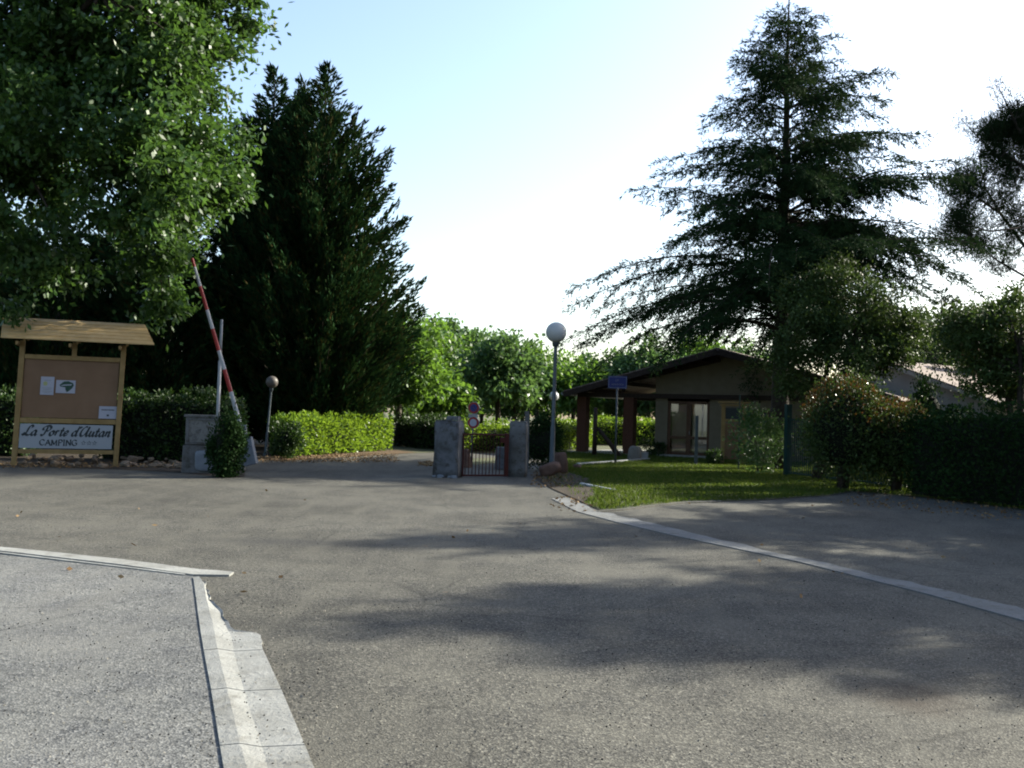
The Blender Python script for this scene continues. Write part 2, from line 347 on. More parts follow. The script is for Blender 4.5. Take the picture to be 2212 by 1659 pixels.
def cedar(name, label, base, H, Rm, z0, seed=3, lean=0.0, whorl=.36):
    rng = np.random.default_rng(seed); t = thing(name, label, 'tree', base)
    mb = MB(); mb.tube([(lean*z, .05*math.sin(z), z) for z in np.linspace(-.1, H, 12)], list(np.linspace(.34, .02, 12)*H/16), 10)
    Ps = []; Ds = []; z = z0
    def brush(a, b, step=.036):
        d = b-a; L = np.linalg.norm(d); n = max(2, int(L/step)); tt = rng.uniform(0, 1, n)[:, None]
        p = a+d*tt; dd = (d/L)+rng.normal(size=(n, 3))*.55+np.array([0, 0, .12]); Ps.append(p); Ds.append(dd)
    while z < H-.3:
        f = (z-z0)/(H-z0)
        for k in range(rng.integers(6, 10)):
            az = rng.uniform(0, 2*math.pi); L = (Rm*(1-f)**.94+.25)*rng.uniform(.55, 1.1)
            if f < .08: L *= rng.uniform(.8, 1.05)
            rise = rng.uniform(.3, .8)*(.55+.5*f); droop = rng.uniform(.4, .68)*(1-f*.5)
            o = np.array([math.cos(az), math.sin(az), 0]); sdv = np.array([-math.sin(az), math.cos(az), 0]); wig = rng.uniform(-.15, .15)
            n = max(5, int(L/.45)); pts = []
            for i in range(n+1):
                s = i/n; pts.append(np.array([lean*z, 0, z])+o*L*s+sdv*wig*L*s*s+np.array([0, 0, L*(rise*s-droop*s*s)]))
            mb.tube([Vector(p) for p in pts], [max(.006, .05*(L/6)**.8*(1-i/(n+.5))) for i in range(n+1)], 5, False)
            m = int(L/.13)+2
            for j in range(m):
                s = .12+.88*j/m; a = np.array([np.interp(s*n, range(n+1), [p[q] for p in pts]) for q in range(3)])
                if f < .12 and s < .3 and rng.uniform() < .6: continue
                tl = (.16*L*(1-s)+.36)*rng.uniform(.5, 1.35); sg = 1 if j % 2 else -1
                dv = o*rng.uniform(.5, 1)+sdv*sg*rng.uniform(.2, .9)+np.array([0, 0, rng.uniform(-.75, .1)]); dv /= np.linalg.norm(dv)
                mid = a+dv*tl*.55; end = a+dv*tl+np.array([0, 0, -.28*tl*rng.uniform(.2, 1.3)])
                brush(a, mid); brush(mid, end)
                if tl > .55:
                    for q in range(2):
                        a2 = a+dv*tl*rng.uniform(.3, .9); e2 = a2+(dv*.4+sdv*rng.uniform(-.8, .8)+np.array([0, 0, -.35]))*tl*.45; brush(a2, e2)
            brush(pts[-2], pts[-1]+o*.15)
        z += whorl*rng.uniform(.6, 1.3)
    leaf_mesh('crown', np.concatenate(Ps), np.concatenate(Ds), .17, .036, M['cedar'], t)
    mb.build('trunk', M['bark'], t, smooth=True); return t

def cypress(name, label, base, tops, env, zmin=1.0, seed=1, dens=1.0, leaf=.3, group=None, mat='ley'):
    """tops: list of (dx, dy, H); env: list of (fraction of height from the top, radius)"""
    rng = np.random.default_rng(seed); t = thing(name, label, 'tree', base, 0, group)
    mb = MB(); Ps = []; Ds = []
    for dx, dy, H, k in tops:
        mb.tube([(dx*min(1, z/4), dy*min(1, z/4), z) for z in np.linspace(-.1, H*.97, 9)], list(np.linspace(.26, .02, 9)), 8)
        z = zmin
        while z < H-.15:
            f = 1-(z/H); r = np.interp(f, [e[0] for e in env], [e[1] for e in env])*k
            nb = int(3+r*2.2*dens)
            for b in range(nb):
                az = rng.uniform(0, 2*math.pi); L = r*(rng.uniform(.6, .98) if rng.uniform() < .8 else rng.uniform(.98, 1.14))+.1; rise = rng.uniform(.35, .85)*L
                o = np.array([math.cos(az), math.sin(az), 0]); a = np.array([dx, dy, z-rise*.6]); e = a+o*L+np.array([0, 0, rise])
                n = int((14+L*42)*dens); s = rng.uniform(.25 if L > 1 else 0, 1, n)**.75
                w = (.07+.24*(1-s))*min(1, .35+L*.4)
                p = a+(e-a)*s[:, None]+rng.normal(size=(n, 3))*w[:, None]
                p[:, 2] = np.maximum(p[:, 2]+.25*L*(s**2-.4), .2)
                Ps.append(p); Ds.append(o*.8+np.array([0, 0, .6+.3*rng.uniform()])+rng.normal(size=(n, 3))*.3)
                if b % 3 == 0 and L > .5: mb.tube([Vector(a), Vector((a+e)/2), Vector(e)], [.03, .02, .005], 4, False)
            z += .22*rng.uniform(.7, 1.3)/max(.5, dens)
    leaf_mesh('crown', np.concatenate(Ps), np.concatenate(Ds), leaf*.95, leaf*.27, M[mat], t)
    mb.build('trunk', M['bark'], t, smooth=True); return t

def hedge(name, label, A, B, h, w, mat, leaf=.09, dens=260, rough=.12, cat='hedge', group=None, hB=None, shoots=True):
    A = Vector((A[0], A[1], 0)); B = Vector((B[0], B[1], 0)); L = (B-A).length; d = (B-A)/L; ang = math.atan2(d.y, d.x)
    t = thing(name, label, cat, (A+B)/2, ang, group); hB = hB or h
    area = L*h*2+L*w+2*w*h; n = int(area*dens); rng = RNG
    pr = np.array([L*h, L*h, L*w, w*h, w*h]); side = rng.choice(5, n, p=pr/pr.sum())
    x = rng.uniform(-L/2, L/2, n); y = rng.uniform(-w/2, w/2, n); zf = rng.uniform(.04, 1, n); nr = np.zeros((n, 3))
    y[side == 0] = -w/2; nr[side == 0, 1] = -1; y[side == 1] = w/2; nr[side == 1, 1] = 1; zf[side == 2] = 1; nr[side == 2, 2] = 1
    x[side == 3] = -L/2; nr[side == 3, 0] = -1; x[side == 4] = L/2; nr[side == 4, 0] = 1
    hh = h+(hB-h)*(x/L+.5); z = zf*hh
    bul = .5*np.sin(x*2.3+1)+.3*np.sin(x*5.1+z*3)+.4*np.sin(z*4.2+y*3+x*1.3)
    # rounded shoulders
    pull = np.clip((zf-.86)/.14, 0, 1)**2*.16*w
    depth = rng.exponential(.09, n)-.04
    p = np.stack([x, y, z], 1)+nr*(bul*rough-depth-pull)[:, None]
    dd = nr*.7+rng.normal(size=(n, 3))*.6+np.array([0, 0, .35])
    if shoots:
        m = int(L*w*14); sx = rng.uniform(-L/2, L/2, m); sy = rng.uniform(-w/2, w/2, m); sh = rng.uniform(.05, .2, m)
        k = 8; tt = np.tile(np.linspace(.1, 1, k), m); sxx = np.repeat(sx, k); syy = np.repeat(sy, k)
        zz = (h+(hB-h)*(sxx/L+.5))+tt*np.repeat(sh, k)+.5*rough*np.sin(sxx*2.3)
        p = np.concatenate([p, np.stack([sxx, syy, zz], 1)+rng.normal(size=(m*k, 3))*.02]); dd = np.concatenate([dd, rng.normal(size=(m*k, 3))*.6+np.array([0, 0, .7])])
    leaf_mesh('foliage', p, dd, leaf, leaf*.55, mat, t)
    c = MB(); i = .13; nx = max(3, int(L/.4))
    vs = []; fs = []
    for q in range(nx+1):
        xx = -L/2+i+(L-2*i)*q/nx; H2 = h+(hB-h)*q/nx-.16; ww = w/2-i+.04*math.sin(q*1.7)
        vs += [(xx, -ww, .05), (xx, -ww*.95, H2*.85), (xx, -ww*.6, H2), (xx, ww*.6, H2), (xx, ww*.95, H2*.85), (xx, ww, .05)]
    for q in range(nx):
        for e in range(6): fs.append((q*6+e, q*6+(e+1) % 6, (q+1)*6+(e+1) % 6, (q+1)*6+e))
    fs.append(tuple(range(6))); fs.append(tuple(nx*6+e for e in reversed(range(6))))
    c.add(vs, fs).build('stems', M['core'], t)
    return t

def bush(name, label, base, rad, n, leaf, mat, cat='bush', cz=None, group=None, red=0, stem=0, seed=0, clumps=26, core=.62):
    rng = np.random.default_rng(500+seed); t = thing(name, label, cat, base, 0, group); rad = np.array(rad)
    cz = rad[2] if cz is None else cz
    cc = unit(rng.normal(size=(clumps, 3)))*rad*rng.uniform(.6, .92, (clumps, 1))
    k = rng.integers(0, clumps, n); p = cc[k]+rng.normal(size=(n, 3))*rad*.19; p += np.array([0, 0, cz]); p[:, 2] = np.abs(p[:, 2]-.04)+.03
    dl = unit(p-np.array([0, 0, cz]))*.7+rng.normal(size=(n, 3))*.7+np.array([0, 0, .3])
    if red:
        q = unit(rng.normal(size=(red, 3))); q[:, 2] = np.abs(q[:, 2])**.6; q[:, 2] += .1
        q = unit(q)*rad*rng.uniform(.88, 1.12, (red, 1))+np.array([0, 0, cz])
        p = np.concatenate([p, q]); dl = np.concatenate([dl, unit(q-np.array([0, 0, cz]))*.6+rng.normal(size=(red, 3))*.5+np.array([0, 0, .6])])
    fo = leaf_mesh('foliage', p, dl, leaf, leaf*.5, mat, t)
    if red:
        fo.data.materials.append(M['leaf_red']); fo.data.polygons.foreach_set('material_index', np.concatenate([np.zeros(n, np.int32), np.ones(red, np.int32)]))
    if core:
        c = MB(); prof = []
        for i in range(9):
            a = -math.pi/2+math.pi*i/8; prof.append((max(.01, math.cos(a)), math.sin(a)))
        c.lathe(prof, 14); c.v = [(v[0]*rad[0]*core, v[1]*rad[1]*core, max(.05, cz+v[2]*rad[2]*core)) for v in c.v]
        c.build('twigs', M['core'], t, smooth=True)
    if stem:
        s = MB()
        for i in range(3): s.tube([(.06*math.cos(i*2), .06*math.sin(i*2), -.05), (.1*math.cos(i*2), .1*math.sin(i*2), cz*.4), (.3*rad[0]*math.cos(i*2), .3*rad[1]*math.sin(i*2), cz)], [stem, stem*.8, stem*.4], 7)
        s.build('trunk', M['bark'], t, smooth=True)
    return t

def rock_mesh(name, sx, sy, sz, seed, mat, rough=.18, sub=3):
    bm = bmesh.new(); bmesh.ops.create_icosphere(bm, subdivisions=sub, radius=1); rnd = random.Random(seed)
    ph = [rnd.uniform(0, 6) for _ in range(9)]
    for v in bm.verts:
        c = v.co; n = math.sin(c.x*2.2+ph[0])*math.sin(c.y*2.6+ph[1])+.6*math.sin(c.z*4+c.x*3+ph[2])+.35*math.sin(c.y*8+ph[3])*math.sin(c.x*7+ph[4])
        v.co = c*(1+rough*n*.6)
        for ax in range(3):      # squarish flats
            v.co[ax] = max(-.82, min(.82, v.co[ax]))
        v.co.x *= sx; v.co.y *= sy; v.co.z *= sz
    me = bpy.data.meshes.new(name); bm.to_mesh(me); bm.free()
    return me

# ---------------------------------------------------------------- writing
def catmull(pts, k=6):
    if len(pts) < 3: return pts
    q = [pts[0]]+list(pts)+[pts[-1]]; out = []
    for i in range(1, len(q)-2):
        for j in range(k):
            t = j/k; r = []
            for a in range(2):
                p0, p1, p2, p3 = (q[i-1][a], q[i][a], q[i+1][a], q[i+2][a])
                r.append(.5*((2*p1)+(-p0+p2)*t+(2*p0-5*p1+4*p2-p3)*t*t+(-p0+3*p1-3*p2+p3)*t**3))
            out.append(tuple(r))
    out.append(tuple(pts[-1])); return out
SCRIPT = {
 'L': (.82, [[(.66, .74), (.78, .88), (.7, 1), (.52, .96), (.42, .7), (.36, .3), (.2, .04), (.04, .08), (.14, .2), (.34, .08), (.58, 0), (.8, .1)]]),
 'a': (.62, [[(.46, .42), (.3, .5), (.1, .34), (.08, .1), (.22, 0), (.4, .18), (.47, .48)], [(.48, .5), (.44, .12), (.52, 0), (.64, .1)]]),
 'P': (.84, [[(.08, .14), (.16, 0), (.32, .06), (.42, .45), (.5, .9)], [(.14, .52), (.1, .78), (.34, .98), (.66, 1), (.84, .78), (.7, .52), (.48, .46)]]),
 'o': (.52, [[(.26, .5), (.08, .34), (.08, .1), (.24, 0), (.4, .14), (.4, .38), (.26, .5), (.36, .44), (.5, .46)]]),
 'r': (.48, [[(.02, .36), (.14, .5), (.14, .26), (.1, 0)], [(.12, .26), (.26, .48), (.4, .48)]]),
 't': (.42, [[(.26, .86), (.18, .4), (.16, .08), (.26, 0), (.4, .12)], [(.02, .52), (.2, .5), (.4, .54)]]),
 'e': (.48, [[(.08, .22), (.3, .26), (.38, .42), (.24, .5), (.1, .36), (.08, .1), (.22, 0), (.44, .14)]]),
 'd': (.62, [[(.44, .42), (.28, .5), (.1, .34), (.08, .1), (.22, 0), (.4, .18), (.47, .48)], [(.56, 1), (.48, .5), (.44, .12), (.52, 0), (.64, .1)]]),
 "'": (.18, [[(.1, 1.02), (.12, .92), (.04, .78)]]),
 'A': (.94, [[(.58, .98), (.36, .96), (.14, .66), (.08, .24), (.22, 0), (.46, .1), (.66, .5), (.78, 1)], [(.78, 1), (.7, .4), (.72, .06), (.82, 0), (.94, .12)]]),
 'u': (.6, [[(.04, .42), (.12, .5), (.08, .16), (.18, 0), (.34, .12), (.44, .48)], [(.46, .5), (.42, .12), (.5, 0), (.62, .1)]]),
 'n': (.6, [[(.02, .42), (.12, .5), (.1, .2), (.07, 0)], [(.1, .24), (.26, .48), (.4, .46), (.38, .1), (.46, 0), (.58, .1)]]),
 ' ': (.34, [])}
SERIF = {
 'C': (.85, [[(.76, .78), (.62, .96), (.42, 1), (.16, .84), (.07, .5), (.16, .16), (.42, 0), (.64, .04), (.78, .22)]]),
 'A': (.9, [[(.1, 0), (.45, 1)], [(.45, 1), (.8, 0)], [(.22, .36), (.68, .36)], [(0, 0), (.2, 0)], [(.68, 0), (.92, 0)]]),
 'M': (1.05, [[(.14, 0), (.14, 1)], [(.14, 1), (.5, .1)], [(.5, .1), (.86, 1)], [(.86, 1), (.86, 0)], [(.02, 0), (.26, 0)], [(.74, 0), (.98, 0)]]),
 'P': (.76, [[(.16, 0), (.16, 1)], [(.16, 1), (.5, 1), (.68, .76), (.5, .5), (.16, .5)], [(.04, 0), (.3, 0)]]),
 'I': (.42, [[(.2, 0), (.2, 1)], [(.06, 0), (.34, 0)], [(.06, 1), (.34, 1)]]),
 'N': (.95, [[(.14, 0), (.14, 1)], [(.14, 1), (.78, 0)], [(.78, 0), (.78, 1)], [(.02, 0), (.26, 0)], [(.66, 1), (.9, 1)]]),
 'G': (.92, [[(.76, .8), (.62, .96), (.42, 1), (.16, .84), (.07, .5), (.16, .16), (.42, 0), (.62, .04), (.76, .14), (.76, .46)], [(.54, .46), (.86, .46)]])}
def star(): return [[(.4+.4*(1 if i % 2 == 0 else .42)*math.sin(i*math.pi/5), .48+.46*(1 if i % 2 == 0 else .42)*math.cos(i*math.pi/5)) for i in range(11)]]
def write(text, font, size, width, mb, ox, oz, yy, slant=0, wmin=.035, wmax=.10, xs=1.0):
    """strokes on the local XZ plane facing -Y; mb receives flat ribbons"""
    adv = []; x = 0; nib = Vector((math.cos(R(35)), math.sin(R(35))))
    for ch in text:
        w, st = (.95, star()) if ch == '*' else font.get(ch, (.4, []))
        adv.append((x, st, ch)); x += w
    sx = width/x
    for x0, sts, ch in adv:
        for st in sts:
            pts = st if (ch == '*' or len(st) == 2) else catmull(st)
            pp = [Vector(((x0+p[0]+slant*p[1])*sx, p[1]*size)) for p in pts]
            n = len(pp); L = []; Rr = []
            for i in range(n):
                d = pp[min(i+1, n-1)]-pp[max(i-1, 0)]
                if d.length < 1e-7: d = Vector((1, 0))
                d.normalize(); nn = Vector((-d.y, d.x)); w = (wmin+wmax*abs(d.x*nib.y-d.y*nib.x))*size/2
                L.append(pp[i]+nn*w); Rr.append(pp[i]-nn*w)
            vs = [(ox+p.x, yy, oz+p.y) for p in L]+[(ox+p.x, yy, oz+p.y) for p in Rr]
            mb.add(vs, [(i, n+i, n+i+1, i+1) for i in range(n-1)])

# ================================================================ GROUND
def gp(l): return [G(x, y) for x, y in l]
sheet('ground', [(-600, -40), (600, -40), (600, 900), (-600, 900)], -.02, M['lawn'])
sheet('road', [(-30, -12), (30, -12), (30, 26), (20, 40), (-4.2, 41.5), (-1, 70), (-9, 75), (-12, 42), (-30, 42)], 0, M['asphalt'])
LAWN = gp([(1170, 1034), (1215, 1060), (1262, 1088), (1300, 1104), (1345, 1100), (1400, 1093), (1480, 1085), (1640, 1081), (1790, 1071), (1840, 1062), (2000, 1076), (2400, 1126)])
LAWN += [Vector((30, 15, 0)), Vector((40, 80, 0)), Vector((4, 80, 0)), Vector((1.3, 30, 0))]
sheet('lawn', LAWN, .012, M['lawn'])
sheet('soil_bed', gp([(1150, 1030), (1190, 1056), (1240, 1078), (1262, 1088), (1285, 1070), (1270, 1035), (1215, 1018)]), .018, M['soil'])
sheet('soil_verge', gp([(-200, 1004), (30, 1008), (250, 1014), (400, 1022), (470, 1030), (528, 1031), (532, 1006), (560, 992), (600, 991)])+[Vector((-7.5, 34, 0)), Vector((-14, 60, 0)), Vector((-60, 60, 0)), Vector((-40, 25, 0))], .01, M['soil'])
sheet('hedge_bed', gp([(555, 994), (620, 996), (860, 981), (900, 978), (850, 972), (600, 985)]), .014, M['litter'])
sheet('far_lawn', [G(860, 981), G(940, 977), Vector((-2.7, 44, 0)), Vector((-2.4, 75, 0)), Vector((-12, 75, 0)), Vector((-9, 45, 0))], .008, M['lawn'])
sheet('grass_island', gp([(900, 1003), (940, 1008), (1000, 1007), (1060, 1001), (1120, 997), (1130, 988), (1060, 989), (985, 992)]), .009, M['lawn'])
sheet('hedge_lawn', [G(990, 979), G(1120, 976), Vector((3, 60, 0)), Vector((-1.5, 60, 0))], .008, M['lawn'])
sheet('pavement', gp([(-500, 1140), (0, 1199), (417, 1245), (432, 1350), (458, 1495), (484, 1659), (520, 1900)])+[Vector((-1.6, -2, 0)), Vector((-14, -2, 0))], .006, M['asphalt2'])

def strip(name, lo, hi, z, mat, th=.012):
    vs = []; n = len(lo)
    for a, b in zip(lo, hi): vs += [(a.x, a.y, z), (b.x, b.y, z), (b.x, b.y, -.01), (a.x, a.y, -.01)]
    fs = []
    for i in range(n-1):
        for e in range(4): fs.append((i*4+e, (i+1)*4+e, (i+1)*4+(e+1) % 4, i*4+(e+1) % 4))
    fs += [(0, 1, 2, 3), (n*4-1, n*4-2, n*4-3, n*4-4)]
    me = bpy.data.meshes.new(name); me.from_pydata(vs, [], fs)
    bm = bmesh.new(); bm.from_mesh(me); bmesh.ops.recalc_face_normals(bm, faces=bm.faces); bm.to_mesh(me); bm.free()
    return tag(link(name, me, mat), kind='structure')
def densify(l, k=7):
    o = []
    for a, b in zip(l[:-1], l[1:]):
        for j in range(k): o.append((a[0]+(b[0]-a[0])*j/k, a[1]+(b[1]-a[1])*j/k))
    return o+[l[-1]]
rj = random.Random(4)
lo = densify([(1191, 1078), (1246, 1106), (1335, 1130), (1451, 1157), (1725, 1215), (1999, 1284), (2212, 1343), (2500, 1422), (3400, 1676)])
hi = densify([(1225, 1077), (1290, 1104), (1400, 1130), (1520, 1159), (1821, 1228), (2067, 1283), (2212, 1317), (2500, 1388), (3400, 1624)])
strip('gutter', [G(x, y) for x, y in lo], [G(x+rj.uniform(-7, 7), y+rj.uniform(-1.5, 1.5)) for x, y in hi], .012, M['kerb_old'])
strip('lawn_edging', gp([(1290, 1107), (1345, 1103), (1400, 1096), (1480, 1087.5), (1560, 1085)]), gp([(1290, 1104.5), (1345, 1100.5), (1400, 1093.5), (1480, 1085), (1560, 1082.5)]), .02, M['asphalt'])
up_ = densify([(-160, 1167), (0, 1184), (260, 1212), (430, 1233), (505, 1240)], 4); dn_ = densify([(-160, 1176), (0, 1193), (260, 1223), (416, 1245), (495, 1246)], 4)
strip('kerb', [G(x, y) for x, y in dn_], [G(x, y+rj.uniform(-.8, .8)) for x, y in up_], .02, M['kerb'])
strip('kerb_seam', gp([(-160, 1179.5), (0, 1197), (260, 1227.5), (400, 1245)]), gp([(-160, 1177.8), (0, 1195), (260, 1225.5), (400, 1243)]), .016, M['kerb'])
# V-shaped concrete channel, slabs with open joints
def ch_row(t):
    """t: image row -> world points across the channel"""
    ys = [1243, 1264, 1300, 1325, 1345, 1364, 1373, 1409, 1495, 1624, 1659, 1800]
    Lx = [416, 419, 424, 427, 430, 432.5, 434, 440, 456, 476, 482, 506]
    Kx = [424, 440, 446, 452, 458, 461, 463, 469, 490, 520, 530, 567]
    Vx = [425, 443, 452, 476, 484, 492, 499, 505, 527, 568, 578, 618]
    Rx = [426, 444, 453, 480, 489, 495, 559, 568, 607, 661, 675, 735]
    zs = (.015, .024, .008, .018); out = []
    for arr, z in zip((Lx, Kx, Vx, Rx), zs): p_ = G(np.interp(t, ys, arr), t, 0); p_.z = z; out.append(p_)
    return out
vs = []; fs = []
joints = [1409, 1495.5, 1617]
def seg(t0, t1, n):
    b = len(vs)
    for i in range(n+1):
        t = t0+(t1-t0)*i/n; r = ch_row(t)
        j = rj.uniform(-.012, .012) if t < 1400 else 0
        r[3] = r[3]+Vector((j, j, 0))
        vs.extend([tuple(r[0]), tuple(r[1]), tuple(r[2]), tuple(r[3]), (r[3].x+.003, r[3].y, -.02), (r[0].x-.003, r[0].y, -.02)])
    for i in range(n):
        for e in range(6): fs.append((b+i*6+e, b+i*6+(e+1) % 6, b+(i+1)*6+(e+1) % 6, b+(i+1)*6+e))
    fs.append(tuple(b+e for e in range(6))); fs.append(tuple(b+n*6+e for e in reversed(range(6))))
seg(1250, 1408.6, 26); seg(1409.6, 1494.6, 4); seg(1495.8, 1616, 5); seg(1617.6, 1790, 5)
jv = []; jf = []
for i_, t_ in enumerate((1380, 1430, 1480, 1520, 1600, 1640)):
    jv += [(p.x, p.y, p.z-.006) for p in ch_row(t_)]
    if i_: b_ = i_*4; jf += [(b_-4+e, b_-3+e, b_+1+e, b_+e) for e in range(3)]
me = bpy.data.meshes.new('channel_mortar'); me.from_pydata(jv, [], jf); tag(link('channel_mortar', me, M['soil']), kind='structure')
me = bpy.data.meshes.new('channel'); me.from_pydata(vs, [], fs)
bm = bmesh.new(); bm.from_mesh(me); bmesh.ops.recalc_face_normals(bm, faces=bm.faces); bm.to_mesh(me); bm.free()
tag(link('channel', me, M['kerb']), kind='structure')
# grass blades on the lawn
def pip(px, py, poly):
    ins = np.zeros(len(px), bool); n = len(poly); j = n-1
    for i in range(n):
        xi, yi, xj, yj = poly[i][0], poly[i][1], poly[j][0], poly[j][1]
        c = ((yi > py) != (yj > py)) & (px < (xj-xi)*(py-yi)/(yj-yi+1e-12)+xi); ins ^= c; j = i
    return ins
px = RNG.uniform(.8, 18, 260000); py = RNG.uniform(16.3, 46, 260000); ok = pip(px, py, LAWN) & (RNG.uniform(size=260000) < np.clip(1.4-(py-17)/30, .2, 1))
SOIL = [tuple(G(x, y))[:2] for x, y in [(1150, 1030), (1190, 1056), (1240, 1078), (1262, 1088), (1285, 1070), (1270, 1035), (1215, 1018)]]
ok &= ~(pip(px, py, SOIL) & (RNG.uniform(size=260000) < .93))
gpz = np.stack([px[ok], py[ok], np.full(ok.sum(), .01)], 1)
tag(leaf_mesh('grass', gpz, RNG.normal(size=gpz.shape)*.5+np.array([0, 0, 1]), .085, .022, M['blade']), 'short green grass growing over the shaded lawn by the porch', 'grass', kind='stuff')
# fallen leaves
def grit(name, label, col, boxes, size):
    pt = []
    for (x0, x1, y0, y1, n) in boxes:
        for _ in range(n):
            g = G(random.uniform(x0, x1), random.uniform(y0, y1)); pt.append((g.x, g.y, .012))
    pt = np.array(pt); M[name] = simple(name+'_stone', col[0], col[1], 40, .9, .1, .002)
    tag(leaf_mesh(name, pt, RNG.normal(size=pt.shape)*np.array([1, 1, .5]), size, size*.9, M[name]), label, 'gravel', kind='stuff')
grit('pale_grit', 'pale loose grit scattered over the near asphalt', ((.24, .23, .2), (.42, .40, .35)), ((0, 2212, 1250, 1659, 900), (0, 2212, 1080, 1250, 500), (420, 720, 1245, 1659, 250), (1200, 2212, 1080, 1340, 300)), .013)
grit('dark_grit', 'dark loose grit lying over pavement and road', ((.04, .04, .04), (.08, .075, .07)), ((0, 2212, 1250, 1659, 700), (0, 460, 1260, 1659, 120), (440, 700, 1300, 1659, 120), (0, 1200, 1060, 1250, 300)), .012)
pts = []
for (x0, x1, y0, y1, n) in ((560, 860, 981, 1000, 1600), (0, 400, 1000, 1012, 700), (1150, 1235, 1022, 1055, 260), (905, 945, 998, 1008, 220), (0, 2212, 1060, 1300, 40), (1190, 1300, 1075, 1110, 60), (1820, 2212, 1062, 1110, 500)):
    for _ in range(n):
        x = random.uniform(x0, x1); g = G(x, random.uniform(y0, y1)+(0 if x < 1800 else (x-2016)*.1)); pts.append((g.x, g.y, .025))
pts = np.array(pts); M['deadleaf'] = leafmat('dead_leaf', [(.16, .09, .04), (.28, .18, .09), (.35, .25, .14)], .7, .1, (.3, .2, .1), .2)
tag(leaf_mesh('fallen_leaves', pts, RNG.normal(size=pts.shape)*np.array([1, 1, .25])+np.array([0, 0, .1]), .08, .04, M['deadleaf']), 'brown fallen leaves scattered along the foot of the hedges', 'leaves', kind='stuff')

# ================================================================ KIOSK
kb = G(141, 1007); K = thing('notice_board', 'roofed wooden notice board on posts with a white lettered panel', 'notice board', kb, R(20)); K.scale = (.915, 1, 1)
S = 24.9/24.9
sh = lambda x, z: x+.03*z
def kpart(mb, name, mat, parent=K, bevel=.006, smooth=False):
    mb.v = [(sh(v[0], v[2]), v[1], v[2]) for v in mb.v]; return mb.build(name, mat, parent, bevel, smooth)
mpx = kb.y/F
for sx in (-1.27, 1.27): kpart(MB().box((sx, 0, 1.53), (.13, .11, 3.1)), 'post', M['wood'])
kpart(MB().box((0.02, 0, 2.92), (.12, .1, .36)), 'king_post', M['wood'])
for z, h in ((.36, .10), (1.125, .12), (2.70, .11)): kpart(MB().box((0, -.004, z), (2.4, .09, h)), 'rail', M['wood'])
pl = kpart(MB().box((0, .012, 1.92), (2.38, .022, 1.45)), 'backboard', M['plywood'])
wb = kpart(MB().box((-.02, -.062, .74), (2.32, .02, .6)), 'lettered_panel', M['whiteboard'])
ink = MB(); sub = MB(); write("La Porte d'Autan", SCRIPT, .235, 2.2, ink, -1.12, .76, -.0745, slant=.3, wmin=.07, wmax=.23)
write('CAMPING', SERIF, .135, .95, sub, -.68, .52, -.0745, wmin=.07, wmax=.2)
kpart(ink, 'title_lettering', M['ink'], wb, 0); kpart(sub, 'subtitle_lettering', M['ink'], wb, 0)
for q_ in range(3):
    st_ = MB(); write('*', SERIF, .12, .14, st_, .36+.14*q_, .53, -.0745, wmin=.06, wmax=.06); kpart(st_, 'star', M['ink'], wb, 0)
def poster(x0, x1, y0, y1):
    """display px on the back board"""
    cx = (x0+x1)/2; z = (1007-(y0+y1)/2-0)*mpx+.0+((141-cx)*.0297)*mpx; X = (cx-141)*mpx-.045*z*1.0
    o = MB().box((X, -.012, z), ((x1-x0)*mpx, .006, (y1-y0)*mpx)); return kpart(o, 'poster', M['paper'], K, 0), X, z, (x1-x0)*mpx, (y1-y0)*mpx
p1, X, z, w, h = poster(83, 112, 817, 856)
a = MB().lathe([(.001, 0), (.055, 0)], 16); a.v = [(X-w*.15+v[0], -.0165, z+h*.12+v[1]) for v in a.v]; kpart(a, 'printed_sun', M['yellow_ink'], p1, 0)
for i, (dz, ww) in enumerate(((.3, .5), (-.12, .7), (-.2, .6), (-.3, .72), (-.38, .5))): b = MB(); b.add([(X-w*ww/2, -.0165, z+h*dz-.006), (X+w*ww/2, -.0165, z+h*dz-.006), (X+w*ww/2, -.0165, z+h*dz+.006), (X-w*ww/2, -.0165, z+h*dz+.006)], [(0, 1, 2, 3)]); kpart(b, 'printed_line', M['grey_ink'], p1, 0)
p2, X, z, w, h = poster(116, 158, 822, 850)
out = [(-.32, .12), (-.1, .4), (.12, .43), (.36, .3), (.42, .12), (.34, -.1), (.2, -.3), (.08, -.42), (0, -.25), (-.02, -.05), (-.28, 0)]
kpart(MB().add([(X+px_*w, -.0165, z+pz_*h) for px_, pz_ in out], [tuple(range(len(out)))]), 'printed_map', M['green_ink'], p2, 0)
kpart(MB().add([(X-.3*w, -.0175, z+.05*h), (X+.3*w, -.0175, z+.12*h), (X+.3*w, -.0175, z+.2*h), (X-.1*w, -.0175, z+.16*h)], [(0, 1, 2, 3)]), 'printed_road', M['paper'], p2, 0)
p3, X, z, w, h = poster(211, 250, 873, 900)
b = MB(); rr = random.Random(3); xx = X-w*.36
while xx < X+w*.34:
    l = rr.uniform(.012, .03); b.add([(xx, -.0165, z+h*.16), (xx+l, -.0165, z+h*.16), (xx+l, -.0165, z+h*.26), (xx, -.0165, z+h*.26)], [(0, 1, 2, 3)]); xx += l+.008
kpart(b, 'printed_words', M['ink'], p3, 0); b = MB(); b.add([(X-.05*w, -.0165, z-h*.3), (X+.08*w, -.0165, z-h*.3), (X+.08*w, -.0165, z-h*.16), (X-.05*w, -.0165, z-h*.16)], [(0, 1, 2, 3)])
kpart(b, 'printed_emblem', M['ink'], p3, 0)
